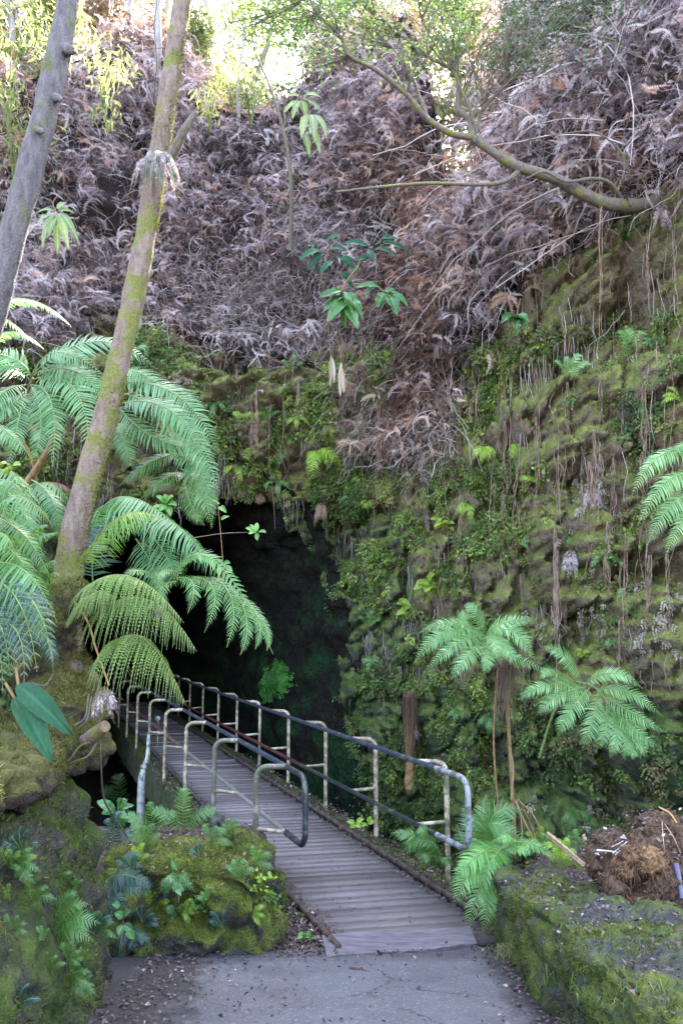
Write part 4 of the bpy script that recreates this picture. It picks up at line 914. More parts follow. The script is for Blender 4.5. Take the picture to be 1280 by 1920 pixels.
for (a, m, b, w_) in (((1090, 1282), (1062, 1235), (1018, 1212), 30), ((1095, 1284), (1150, 1262), (1204, 1292), 24), ((1118, 1292), (1180, 1300), (1243, 1345), 26), ((1130, 1305), (1190, 1340), (1248, 1374), 24), ((1140, 1320), (1190, 1370), (1240, 1402), 24),
        ((1088, 1285), (1020, 1285), (974, 1312), 24), ((1098, 1288), (1045, 1305), (1006, 1340), 26), ((1105, 1290), (1070, 1330), (1044, 1380), 28), ((1120, 1300), (1110, 1350), (1090, 1408), 26), ((1135, 1315), (1135, 1365), (1118, 1405), 22), ((1148, 1335), (1155, 1380), (1142, 1420), 20), ((1160, 1350), (1175, 1390), (1165, 1425), 18), ((1155, 1340), (1195, 1385), (1210, 1420), 20), ((1170, 1375), (1185, 1405), (1188, 1425), 14), ((1080, 1280), (1035, 1260), (1010, 1270), 20)):
    px_frond(R2, a, m, b, 8.55, 8.35, w_, 1, 34, mats=Pp, droop=.12, ang=32, start=.05)
R3 = thing('tree_fern', W(1360, 900, 6.4), 'pale fern fronds entering at the right edge of the picture halfway up', 'tree fern', 'tree ferns')
for (a, m, b, w_) in (((1330, 860), (1245, 850), (1184, 930), 34), ((1330, 900), (1260, 895), (1195, 985), 34), ((1330, 930), (1265, 940), (1212, 1025), 32), ((1340, 950), (1290, 960), (1245, 1050), 30), ((1330, 840), (1290, 830), (1262, 850), 26)):
    px_frond(R3, a, m, b, 6.5, 6.25, w_, 1, 40, mats=Pp, droop=.35, ang=28)
R4 = thing('fern', W(920, 1610, 7.3), 'green fern with dark fronds growing at the end of the right handrail, behind the wall', 'fern', 'ferns')
for (m, b, w_, mm, Y) in (((885, 1560), (872, 1500), 30, B, 7.6), ((905, 1540), (912, 1490), 28, Gm, 7.7), ((930, 1560), (962, 1535), 30, B, 7.6), ((920, 1545), (998, 1590), 40, Gm, 7.1), ((880, 1590), (855, 1545), 30, B, 7.6), ((940, 1590), (985, 1570), 30, B, 7.5), ((900, 1580), (860, 1580), 26, B, 7.4), ((925, 1530), (985, 1520), 36, Gm, 7.3)):
    px_frond(R4, (915, 1612), m, b, 7.4, Y, w_, 1, 34, mats=mm, droop=.2, ang=35)
R5 = thing('fern', W(945, 1600, 6.9), 'bright green fern drooping over the end of the right stone wall beside the planks', 'fern', 'ferns')
for (m, b, w_) in (((900, 1600), (842, 1660), 36), ((890, 1620), (850, 1700), 38), ((905, 1650), (875, 1742), 36), ((920, 1660), (905, 1755), 32), ((935, 1670), (928, 1735), 26), ((895, 1615), (860, 1640), 30), ((925, 1610), (890, 1690), 38), ((965, 1590), (1000, 1600), 24), ((985, 1580), (1050, 1610), 22), ((960, 1570), (920, 1580), 22)):
    px_frond(R5, (945, 1592), m, b, 6.95, 6.55, w_, 1, 34, mats=[M_fernfresh, M_rach], droop=.15, ang=35, bulge=-.15)
R6 = thing('fern', W(835, 1630, 7.9), 'mid green fern between the right handrail post and the cliff', 'fern', 'ferns')
for (m, b, w_) in (((780, 1570), (732, 1562), 24), ((775, 1580), (765, 1600), 22), ((800, 1565), (780, 1555), 22), ((800, 1600), (790, 1625), 20), ((810, 1580), (760, 1575), 24), ((830, 1610), (850, 1620), 18)):
    px_frond(R6, (822, 1605), m, b, 8.0, 7.8, w_, 1, 26, mats=Gm, droop=.2, ang=35)

# --- small ferns: (px, py, size px, kind, label)
def small_fern(px, py, s, kind, label, nfr=None, spread=(-150, -30), P=None, group='small ferns'):
    r = random.Random(px * 7 + py); mats = {'g': Gm, 'l': Lm, 'p': Pp, 'd': D, 'b': B, 'x': Dm}[kind]
    if P is None: P, nrm = hit_all(px, py)
    Y = P[1]; k = Y / 1600; root = thing('fern', P, label, 'fern', group); n = nfr or r.randint(3, 5)
    for q in range(n):
        a = R(spread[0] + (spread[1] - spread[0]) * (q + .5) / n + r.uniform(-10, 10)); L = s * k * r.uniform(.8, 1.1)
        tip = P + np.array([math.cos(a) * L, -.35 * L, -math.sin(a) * L * 1.]); mid = (P + tip) / 2 + np.array([0, -.25 * L, .22 * L])
        frond(root, 'frond', P, mid, tip, np.array([0, -.8, .6]), L * .27, 1, 18, mats=mats, droop=.2, ang=35, rr=.003, start=.1)
    return root
SF = [
 (593, 845, 66, 'l', 'lime green fern tuft hanging over the left part of the cave lip', (30, 120)), (655, 842, 58, 'l', 'lime green fern on the lip right of the brightest tuft', (-160, 60)), (655, 905, 38, 'l', 'little lime fern hanging below the lip near the cave top right', (40, 110)),
 (876, 945, 44, 'l', 'lime fern with curled frond on the cliff left of the pale moss cushion', (60, 160)), (906, 838, 42, 'l', 'pale lime fern beside the hanging roots, left one of the pair', (40, 130)), (965, 832, 44, 'l', 'pale lime fern beside the hanging roots, right one of the pair', (40, 130)),
 (1020, 922, 56, 'l', 'flat lime fern spread on the ledge above the star shaped tree fern', (-170, -10)), (1060, 712, 52, 'p', 'pale fern arching right from the dark hollow in the cliff', (-150, -10)), (1175, 678, 60, 'p', 'single pale fern frond arching high on the right rock face', (-120, -20)),
 (727, 683, 24, 'l', 'tiny lime fern on the brown twig mound above the lip', (-160, 0)), (755, 655, 28, 'g', 'small green fern above the brown twig mound', (-150, -30)), (617, 795, 42, 'l', 'lime fern above the hanging tuft at the cave lip', (20, 130)),
 (545, 700, 36, 'g', 'small green fern left of the two hanging cream leaves', (-160, 0)), (520, 905, 36, 'g', 'green fern under the lip at the very top of the cave mouth', (0, 180)), (760, 1285, 55, 'g', 'green fern crown on a fibrous stump low on the wall left of the tree ferns', (-175, -5)),
 (765, 1405, 30, 'g', 'small fern at the foot of the fibrous stump', (-170, -10)), (1275, 755, 50, 'l', 'lime fern entering at the right edge above the pale fronds', (-200, -140)), (880, 880, 36, 'g', 'dull green fern on the cliff below the lime pair', (-160, -20)),
 (700, 800, 30, 'g', 'green fern at the lower edge of the brown twig mound', (0, 170)), (350, 760, 34, 'g', 'small fern on the rock between the leaning trunk and the cave lip', (-160, 0)), (500, 790, 34, 'g', 'fern on the shelf above the cave mouth', (-160, -20)),
 (100, 1740, 90, 'g', 'green fern spreading from the left bank at knee height', (-70, 10)), (35, 1890, 50, 'd', 'dark little fern at the bottom left corner', (-150, -20)), (235, 1530, 80, 'g', 'leafy green fern behind the left stone block near the white pillar', (-150, -20)), (345, 1560, 80, 'g', 'feathery fern at the foot of the left handrail posts', (-170, -10)),
 (318, 1480, 42, 'l', 'lime fern growing on the side beam under the left handrail', (-130, -40)), (545, 1600, 34, 'g', 'small fern at the right end of the left stone block, over the planks', (-60, 10)), (200, 1650, 85, 'd', 'dark bluish fern hanging in the corner between bank and stone block', (-20, 100)),
 (215, 1590, 70, 'd', 'bluish fern above the hanging dark fern on the left', (-160, -20)), (688, 1540, 26, 'g', 'small fern on the right side beam between two posts', (-150, -20)), (250, 1450, 36, 'd', 'small dark fern on the left beam deep under the handrail', (-150, -20)),
 (240, 1380, 30, 'g', 'little fern below the left posts inside the cave mouth shade', (-150, -20)), (125, 1800, 34, 'g', 'small round leaved fern below the spreading fern of the left bank', (-150, 20)), (60, 1690, 50, 'g', 'feathery fern on the mossy bank by the left edge', (-100, 20)), (1262, 1590, 40, 'b', 'dark fern tucked behind the uprooted stump at the right edge', (-150, -20)),
 (235, 1740, 60, 'd', 'dark bluish fern low in the gap left of the stone block', (20, 120)), (290, 1560, 60, 'g', 'green fern on the litter behind the left stone block, near the pillar', (-160, -20)), (330, 1640, 50, 'b', 'bluish fern on the face of the left stone block', (10, 160)), (260, 1640, 55, 'd', 'dark bluish fern at the upper left edge of the stone block', (20, 170)), (30, 1620, 50, 'g', 'fern high on the left bank under the ledge', (-60, 60)),
 (1010, 1600, 40, 'g', 'fern lying on top of the right stone wall', (-170, -10)), (880, 1660, 40, 'l', 'low lime fern between the right edge board and the drooping fern', (-150, -20)), (380, 880, 28, 'l', 'small lime fern at the left side of the cave lip', (-160, 0)), (690, 1175, 30, 'g', 'small fern on the shaded cave jamb', (-160, 0)), (860, 1330, 30, 'g', 'small dull fern under the star shaped tree fern', (0, 170)),
 (1075, 1520, 44, 'g', 'maidenhair like fern hanging on the cliff foot left of the stump', (20, 160)), (730, 1130, 24, 'l', 'lime fern near the yellow leaved rosettes', (-160, 0))]
for s in SF: small_fern(*s[:5], spread=s[5])

# SHARED small lime ferns on the ledges round the cave mouth, each its own thing
rs = random.Random(12); cnt = 0
while cnt < 64:
    if cnt < 40: a, b = rs.gauss(640, 130), rs.gauss(840, 75)
    else: a, b = rs.uniform(680, 1270), rs.uniform(760, 1480)
    if not (330 < a < 1275) or (a < 640 and b > 935) or (560 < a < 900 and b < 700): continue
    P, nrm = surf(a, b)
    if abs(P[1]) > 17: continue
    sp = rs.choice(((-160, -20), (20, 160), (-60, 60), (0, 170))); kd = rs.choice('llgg' if cnt < 40 else 'gglp')
    small_fern(int(a), int(b), rs.uniform(20, 44), kd, 'small bright fern growing on a ledge of the mossy cliff', None, sp, P=P, group='small ferns scattered over the cliff ledges'); cnt += 1
rs = random.Random(31)
for (x0, x1, y0, y1, n_, s0, s1, kd_, lab_, grp) in ((10, 195, 1590, 1880, 16, 26, 52, 'ggdl', 'small green fern growing out of the mossy left bank', 'low ferns on the left bank'), (190, 480, 1600, 1750, 14, 22, 46, 'gdbl', 'small fern growing on the mossy stone block', 'low ferns on the stone block'),
        (600, 830, 1530, 1650, 9, 20, 38, 'ggl', 'small fern at the outer edge of the right side beam', 'low ferns along the right side beam'), (950, 1100, 1585, 1625, 9, 26, 46, 'gl', 'fern lying along the back of the right stone wall', 'low ferns on the right wall'), (225, 440, 1500, 1585, 9, 34, 60, 'ggd', 'green fern on the soil between stone block and bridge', 'low ferns behind the stone block')):
    for q in range(n_):
        a, b = rs.uniform(x0, x1), rs.uniform(y0, y1); P, nrm = hit_all(a, b)
        if P[1] > 12: continue
        small_fern(int(a), int(b), rs.uniform(s0, s1), rs.choice(kd_), lab_, None, rs.choice(((-160, -20), (-120, 20), (-60, 60), (-170, -60))), P=P, group=grp)
# more fronds filling the left edge
A9 = thing('tree_fern', W(-90, 1010, 5.6), 'fresh green fern fronds filling the left edge below the largest tree fern', 'tree fern', 'tree ferns')
for (a, m, b, w_, mm, Y) in (((-60, 960), (30, 990), (92, 1080), 50, Gm, 5.2), ((-60, 880), (20, 930), (80, 1040), 44, B, 5.5), ((-50, 1010), (20, 1030), (70, 1120), 50, Gm, 5.1), ((-60, 900), (0, 880), (70, 930), 44, Gm, 5.6), ((60, 900), (100, 940), (110, 1010), 34, B, 5.9), ((20, 880), (50, 960), (60, 1060), 40, B, 5.7),
        ((-40, 1120), (20, 1170), (60, 1250), 46, D, 4.9), ((-20, 1050), (50, 1120), (80, 1200), 44, Gm, 5.), ((60, 1180), (90, 1200), (100, 1260), 24, D, 5.2), ((-60, 790), (0, 800), (60, 860), 40, B, 6.1)):
    px_frond(A9, a, m, b, Y + .15, Y - .1, w_, 1, 40, mats=mm, droop=.5, ang=24, up=(.1, -.5, .9))
# ================================================================ the tangle on the cliff
M_dead1 = mat_leaf('withered grey fern', [(0, (.03, .022, .022)), (.35, (.13, .095, .1)), (.62, (.4, .33, .35)), (1, (.62, .53, .53))], .75, .2, .25, tcol=(1., .85, .75))
M_dead2 = mat_leaf('withered brown fern', [(0, (.03, .018, .014)), (.4, (.15, .09, .07)), (.65, (.34, .22, .17)), (1, (.68, .52, .44))], .75, .2, .3, tcol=(1., .7, .5))
def cliff_samples(count, maskf, seed, lift=0.):
    r = np.random.default_rng(seed); A = Vc[CF]; cr = np.cross(A[:, 2] - A[:, 0], A[:, 3] - A[:, 1]); ar = np.linalg.norm(cr, axis=1)
    P = A.mean(1); N = -unit(cr); N = np.where((N[:, 1:2] > 0), -N, N)
    ax, ay = project(P); p = ar * maskf(ax, ay, P, N) * (ax > -160) * (ax < 1440) * (ay > -160) * (ay < 2000); p[~np.isfinite(p)] = 0
    k = r.choice(len(CF), count, p=p / p.sum()); u, v = r.random((2, count, 1)); B_ = A[k]
    Q = (B_[:, 0] * (1 - u) + B_[:, 1] * u) * (1 - v) + (B_[:, 3] * (1 - u) + B_[:, 2] * u) * v
    return Q, NS[k], ax[k], ay[k]
CF = Fq_cliff
_cr = np.cross(Vc[CF][:, 2] - Vc[CF][:, 0], Vc[CF][:, 3] - Vc[CF][:, 1]); NV = np.zeros_like(Vc)
for q in range(4): np.add.at(NV, CF[:, q], _cr)
NS = unit(NV)[CF[:, 0]]; NS = np.where(NS[:, 1:2] > 0, -NS, NS)
bdx = np.array([-200, 0, 100, 200, 260, 350, 470, 560, 620, 700, 780, 860, 900, 960, 1000, 1100, 1180, 1280, 1450]); bdy = np.array([660, 660, 665, 600, 600, 640, 680, 700, 650, 640, 680, 700, 650, 600, 520, 450, 400, 360, 350])
def dead_mask(ax, ay, P, N):
    d = np.interp(ax, bdx, bdy) - ay + 55 * fbm(P * 1.2, 3, 501)
    m = sstep(-20, 40, d)
    mound = sstep(1.1, .8, np.hypot((ax - 765) / 105, (ay - 780) / 85)) * .8
    m2 = np.maximum(m, mound)
    hol = np.exp(-((ax - 195) / 45) ** 2 - ((ay - 430) / 75) ** 2) + np.exp(-((ax - 410) / 55) ** 2 - ((ay - 235) / 35) ** 2) + np.exp(-((ax - 570) / 70) ** 2 - ((ay - 590) / 45) ** 2) + np.exp(-((ax - 400) / 40) ** 2 - ((ay - 520) / 50) ** 2)
    return m2 * (1 - .97 * np.clip(hol * 1.25, 0, 1)) * (.06 + .94 * sstep(-.22, .12, fbm(P * 2.1, 4, 502)))
def comb(path, N, w, r):
    """serrated strip: one tooth each side per step"""
    T = unit(np.gradient(path, axis=0)); S = unit(np.cross(T, N)); n = len(path) - 1; V = []
    pr = w * (1 - (np.linspace(0, 1, n)) ** 3 * .8) * (.75 + .25 * np.minimum(1, np.linspace(0, 1, n) * 6))
    L = np.linalg.norm(path[1] - path[0])
    for sg in (-1, 1):
        tip = path[:-1] + S[:-1] * sg * (pr * (1 + .2 * r.normal(size=n)))[:, None] + T[:-1] * L * 1.1 + N * .15 * w * r.normal()
        V.append(np.stack([path[:-1], path[:-1] + T[:-1] * L * .75, tip], 1))
    V = np.concatenate(V).reshape(-1, 3); return V
def dead_proto(seed, nst, L, w, steps=15, curl=1.):
    r = np.random.default_rng(seed); out = []; root = np.zeros(3); head = np.array([.05 * r.normal(), .22, .1]); st = bez(root - [0, .1, .12], (root + head) / 2 + [0, 0, .08], head, 4)
    Vs = []
    for k in range(nst):
        a = r.uniform(0, 2 * math.pi); d = unit(np.array([math.cos(a), .45 * math.sin(a) + .35, r.uniform(-.3, .5)])); l = L * r.uniform(.65, 1.2); s = head + (0 if k < 3 else 1) * (st[2] - head) * r.random()
        n = steps + 1; p = [s]; dd = d.copy()
        for q in range(n - 1):
            dd = unit(dd + np.array([0, 0, -1.]) * curl * (.12 + .1 * q / n) + .05 * r.normal(size=3)); p.append(p[-1] + dd * l / (n - 1))
        p = np.array(p); N = unit(np.cross(p[-1] - p[0], r.normal(size=3)) * .5 + np.array([0, 1., .5])); v = comb(p, N, w * r.uniform(.8, 1.2), r)
        Vs.append((v, np.full(len(v), r.uniform(-.2, .2)) + np.tile(np.array([-.12, -.12, .14]), len(v) // 3)))
    V = np.concatenate([a for a, _ in Vs]); T = np.concatenate([b for _, b in Vs])
    q = []
    for i in range(3):
        s_ = np.array([.005, 0, 0]); q += [st[i] - s_, st[i] + s_, st[i + 1]]
    V = np.concatenate([V, q]); T = np.concatenate([T, np.full(9, -.2)])
    return V, T
def scatter_tris(tm, protos, Q, N, seed, smin, smax, tint, mats=None, yaw=.6, tilt=.3, off=(0, .3)):
    r = np.random.default_rng(seed); which = r.integers(0, len(protos), len(Q))
    for w_ in range(len(protos)):
        k = np.where(which == w_)[0]
        if not len(k): continue
        V, T = protos[w_]; m = len(k); sc = r.uniform(smin, smax, m)
        az = np.arctan2(N[k, 1], N[k, 0]) - math.pi / 2 + yaw * r.normal(size=m); tl = tilt * r.normal(size=m); t2 = tilt * r.normal(size=m)
        ca, sa = np.cos(az), np.sin(az); z0 = np.zeros(m); o1 = np.ones(m)
        Rz = np.stack([np.stack([ca, -sa, z0], -1), np.stack([sa, ca, z0], -1), np.stack([z0, z0, o1], -1)], 1)
        cx_, sx_ = np.cos(tl), np.sin(tl); Rx = np.stack([np.stack([o1, z0, z0], -1), np.stack([z0, cx_, -sx_], -1), np.stack([z0, sx_, cx_], -1)], 1)
        cy_, sy_ = np.cos(t2), np.sin(t2); Ry = np.stack([np.stack([cy_, z0, sy_], -1), np.stack([z0, o1, z0], -1), np.stack([-sy_, z0, cy_], -1)], 1)
        M = Rz @ Rx @ Ry; Wv = np.einsum('mij,nj->mni', M, V) * sc[:, None, None] + (Q[k] + N[k] * r.uniform(*off, (m, 1)))[:, None]
        tt = np.clip(tint[k][:, None] + T[None], 0, 1); n = V.shape[0]; F_ = np.arange(m * n).reshape(-1, 3)
        if mats is None: tm.add(Wv.reshape(-1, 3), F_, tt.ravel())
        else:
            b = tm.n; tm.add(Wv.reshape(-1, 3), F_, tt.ravel()); tm.M3[-1] = np.repeat(mats[k], n // 3)
DP = [dead_proto(600 + k, 4 + k % 5, .28, .032, 13, 1.) for k in range(6)] + [dead_proto(620 + k, 4 + k % 4, .25, .028, 10, .35) for k in range(5)] + [dead_proto(640 + k, 3, .38, .036, 16, .7) for k in range(3)]
Q, N, ax, ay = cliff_samples(18000, dead_mask, 3)
brown = np.exp(-((ax - 790) / 110) ** 2 - ((ay - 640) / 150) ** 2) + np.exp(-((ax - 790) / 80) ** 2 - ((ay - 370) / 110) ** 2) + np.exp(-((ax - 20) / 80) ** 2 - ((ay - 260) / 80) ** 2) + .9 * np.exp(-((ax - 765) / 100) ** 2 - ((ay - 780) / 80) ** 2) + .5 * np.exp(-((ax - 260) / 60) ** 2 - ((ay - 90) / 60) ** 2)
rr = np.random.default_rng(5); mi = (rr.random(len(Q)) < np.clip(brown + .18 + .35 * fbm(Q * .8, 2, 511), 0, .95)).astype(int)
pale = np.clip(.55 + .45 * fbm(Q * .9, 3, 512) + (.3 * rr.normal(size=len(Q))) + .25 * np.exp(-((ax - 80) / 100) ** 2 - ((ay - 530) / 100) ** 2) - .15 * brown, .03, .97)
tm = TM(); Q = Q + N * (.45 * sstep(-.25, .35, fbm(Q * .9, 3, 513)))[:, None]; scatter_tris(tm, DP, Q, N, 8, .42, 1.2, pale, mi, yaw=1., tilt=.6, off=(-.02, .22))
hk = [k for k in range(len(Vh)) if k < 4 * len(cx) and abs(Vh[k][0]) < 9]; hq = Vh[np.random.default_rng(4).choice(hk, 3000)] + np.random.default_rng(6).normal(size=(3000, 3)) * [.25, .25, .12]
hn = np.tile([[0, -.6, .8]], (3000, 1)); scatter_tris(tm, DP, hq, hn, 18, .8, 1.5, np.clip(.5 + .25 * np.random.default_rng(7).normal(size=3000), 0, 1), (np.random.default_rng(9).random(3000) < .5).astype(int), yaw=1.5, off=(0, .25))
tag(tm.build('withered_ferns', [M_dead1, M_dead2]), 'withered grey and brown ferns hanging in a thick tangle over the slope above the cave', 'dead ferns', kind='stuff')

M_slope = mat_simple('fern litter with painted gap shade', (.012, .009, .009), (.05, .036, .032), 22, .95, .1, 1., .05)  # litter under the ferns; the shade of the gaps is put into its colour
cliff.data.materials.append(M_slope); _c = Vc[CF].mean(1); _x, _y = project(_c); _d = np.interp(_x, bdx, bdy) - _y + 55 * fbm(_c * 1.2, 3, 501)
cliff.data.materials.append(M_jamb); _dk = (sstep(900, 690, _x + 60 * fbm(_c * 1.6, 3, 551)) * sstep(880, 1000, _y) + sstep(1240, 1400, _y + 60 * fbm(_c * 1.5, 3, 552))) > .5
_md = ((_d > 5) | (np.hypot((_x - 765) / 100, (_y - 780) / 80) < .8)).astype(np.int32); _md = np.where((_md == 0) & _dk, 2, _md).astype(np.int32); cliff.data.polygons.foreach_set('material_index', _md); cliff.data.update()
# long bare runners and twigs woven through it
def twigs(name, count, maskf, seed, L, rad, mat, lab, cat, hang=.6, off=.25, wander=.5):
    Q, N, ax, ay = cliff_samples(count, maskf, seed); r = np.random.default_rng(seed + 1); tm = TM(); n = 9; m = count
    d = unit(r.normal(size=(m, 3)) * [1, .5, .8] + N * .6); P = [Q + N * r.uniform(0, off, (m, 1))]; l = L * r.uniform(.4, 1.3, (m, 1)) / n
    for q in range(n - 1): d = unit(d + [0, 0, -hang * .35] + wander * .5 * r.normal(size=(m, 3))); P.append(P[-1] + d * l)
    P = np.stack(P, 1); S = unit(np.cross(np.gradient(P, axis=1), r.normal(size=(m, 1, 3)))); B2 = unit(np.cross(np.gradient(P, axis=1), S)); w_ = rad * r.uniform(.5, 1.4, (m, 1, 1)) * np.linspace(1, .5, n)[None, :, None]
    ring = np.stack([P + S * w_, P - S * w_ * .5 + B2 * w_ * .87, P - S * w_ * .5 - B2 * w_ * .87], 2)
    V = ring.reshape(-1, 3); b = (np.arange(m)[:, None, None] * n + np.arange(n - 1)[None, :, None]) * 3; j = np.arange(3)[None, None]; j2 = (j + 1) % 3
    Fq_ = np.stack([b + j, b + j2, b + 3 + j2, b + 3 + j], -1).reshape(-1, 4)
    tm.add(V, Fq_, np.repeat(r.random(m), n * 3)); tag(tm.build(name, mat), lab, cat, kind='stuff')
n = NT('dry runner'); at = n.n('ShaderNodeAttribute', attribute_name='tint'); M_runner = n.done(n.principled(n.ramp([(0, (.07, .05, .045)), (.5, (.26, .2, .18)), (1, (.62, .54, .52))], at.outputs['Fac']).outputs[0], .75, .25))
twigs('dry_runners', 8000, dead_mask, 21, 1.1, .0052, M_runner, 'thin dry fern runners woven through the withered ferns', 'twigs')
def hair_mask(ax, ay, P, N): return np.exp(-((ax - 480) / 130) ** 4 - ((ay - 560) / 90) ** 4) + .9 * np.exp(-((ax - 770) / 95) ** 4 - ((ay - 790) / 75) ** 4) + .25 * np.exp(-((ax - 1150) / 120) ** 2 - ((ay - 250) / 120) ** 2)
twigs('bare_stalks', 3200, hair_mask, 25, .9, .0045, M_runner, 'mass of bare brown fern stalks over the cave brow', 'twigs', hang=.3, off=.35, wander=.7)

twigs('bare_branches', 130, lambda ax, ay, P, N: np.exp(-((ax - 1130) / 130) ** 2 - ((ay - 230) / 120) ** 2) * (ay < 390) + .06 * (ay < 330), 27, 2.6, .0085, M_runner, 'bare dead branches crossing in front of the withered ferns', 'twigs', hang=.12, off=.9, wander=.28)
# green cover
M_cover = mat_leaf('small cliff leaves', [(0, (.03, .06, .02)), (.5, (.11, .17, .045)), (1, (.38, .44, .1))], .5, .35, .3)
M_coverp = mat_leaf('pale cliff leaves', [(0, (.16, .13, .1)), (.5, (.3, .26, .21)), (1, (.5, .46, .4))], .6, .3, .2)
def cover_proto(seed, nst, L, leaf, hang=.5):
    r = np.random.default_rng(seed); Vs = []; Ts = []
    for k in range(nst):
        a = r.uniform(0, 2 * math.pi); d = unit(np.array([math.cos(a), .6, math.sin(a) * .9])); p = np.zeros(3); l = L * r.uniform(.5, 1.1)
        for q in range(6):
            d = unit(d + [0, .02, -hang * .35]); p = p + d * l / 6
            for sg in (-1, 1):
                s_ = unit(np.cross(d, [0, 1, .3])) * sg; o = p + s_ * leaf * .3; e = unit(s_ + d * .5 + .3 * r.normal(size=3)); w_ = unit(np.cross(e, [0, 1, 0] + .5 * r.normal(size=3))); z = leaf * r.uniform(.6, 1.2)
                Vs += [o, o + e * z * .6 + w_ * z * .42, o + e * z, o, o + e * z, o + e * z * .6 - w_ * z * .42]; Ts += [r.uniform(-.2, .2)] * 6
    return np.array(Vs), np.array(Ts)
CP = [cover_proto(650 + k, 5, .16, .04) for k in range(6)]
def cover_mask(ax, ay, P, N):
    d = ay - np.interp(ax, bdx, bdy) + 50 * fbm(P * 1.2, 3, 501); m = sstep(-60, 40, d)
    cl = sstep(-.05, .3, fbm(P * [1.3, 1.3, 2.2], 3, 521)); band = .25 + .9 * np.exp(-((ay - 830) / 170) ** 2) * (ax < 980) + .35 * (ax < 760)
    return m * cl * band * (.15 + .95 * sstep(-.35, .25, N[:, 2])) * (1 - .3 * sstep(840, 1000, ax) * sstep(1330, 1200, ay))
Q, N, ax, ay = cliff_samples(13000, cover_mask, 31); t = np.clip(.42 + .45 * fbm(Q * 1.1, 3, 522) + .16 * rr.normal(size=len(Q)), .02, .98)
M_cover2 = mat_leaf('dull cliff leaves', [(0, (.06, .055, .025)), (.5, (.16, .135, .055)), (1, (.34, .3, .15))], .6, .25, .3); c2 = (rr.random(len(Q)) < .12 + .3 * sstep(850, 1050, ax)).astype(int)
tm = TM(); scatter_tris(tm, CP, Q, N, 32, .35, 1.3, t, c2, tilt=.5, off=(0, .05)); tag(tm.build('cliff_greenery', [M_cover, M_cover2]), 'tiny leaved maidenhair and creepers covering the ledges of the cliff', 'ground cover', kind='stuff')
def pale_mask(ax, ay, P, N):
    s = 0
    for a, b, c_ in ((1110, 925, 30), (1100, 1085, 22), (1120, 1160, 26), (1190, 1215, 26), (1240, 1190, 30), (1255, 1140, 26), (1090, 970, 16), (330, 720, 22), (355, 770, 20), (440, 800, 20), (1120, 1520, 22), (1190, 1090, 20), (1060, 1000, 14), (1015, 1165, 16), (830, 1440, 18), (1000, 1500, 18)): s = s + np.exp(-((ax - a) / c_) ** 2 - ((ay - b) / c_) ** 2)
    return s
Q, N, ax, ay = cliff_samples(330, pale_mask, 35); tm = TM(); scatter_tris(tm, [cover_proto(680 + k, 3, .13, .03, 1.2) for k in range(3)], Q, N, 36, .5, 1., np.clip(.4 + .2 * rr.normal(size=len(Q)), 0, 1), None, off=(0, .06))
tag(tm.build('withered_leaflets', M_coverp), 'pale withered leaflets in small clusters on the mossy cliff', 'dead leaves', kind='stuff')
M_mosscl = mat_leaf('cliff moss', [(0, (.07, .065, .022)), (.5, (.19, .18, .055)), (1, (.4, .36, .13))], .85, .1, .2)
def mc_mask(P, N):
    x, y = project(P); d = y - np.interp(x, bdx, bdy) + 50 * fbm(P * 1.2, 3, 501)
    return sstep(-60, 40, d) * sstep(-.15, .25, fbm(P * 1.9, 3, 531)) * sstep(-.25, .15, N[:, 2]) * (x > 250) * (x < 1400)
q = moss_tufts(Vc, CF, 300000, mc_mask, .04, 37, up=-.2); tm = TM(); tm.add(*q); tag(tm.build('cliff_moss', M_mosscl), 'short olive moss on the rock cliff', 'moss', kind='stuff')

# root fringes under the ledges and brows
def fringe_mask(ax, ay, P, N):
    d = ay - np.interp(ax, bdx, bdy); return sstep(-60, 40, d) * sstep(.1, -.3, N[:, 2]) * sstep(0, .3, fbm(P * 1.5, 2, 541)) * (ay < 1300) + .0
Q, N, ax, ay = cliff_samples(1500, fringe_mask, 41); tm = TM(); r = np.random.default_rng(42)
for a in range(len(Q)):
    p = Q[a] + N[a] * .03; L = r.uniform(.15, .75); P = np.stack([p, p + [r.normal() * .02, -.02, -L * .4], p + [r.normal() * .03, -.03, -L * .75], p + [r.normal() * .03, -.02, -L]]); tm.tube(P, np.linspace(.004, .0015, 4), 3, r.random(), caps=False)
tag(tm.build('root_fringe', M_runner), 'fringe of hair thin roots hanging from the rock ledges', 'roots', kind='stuff')

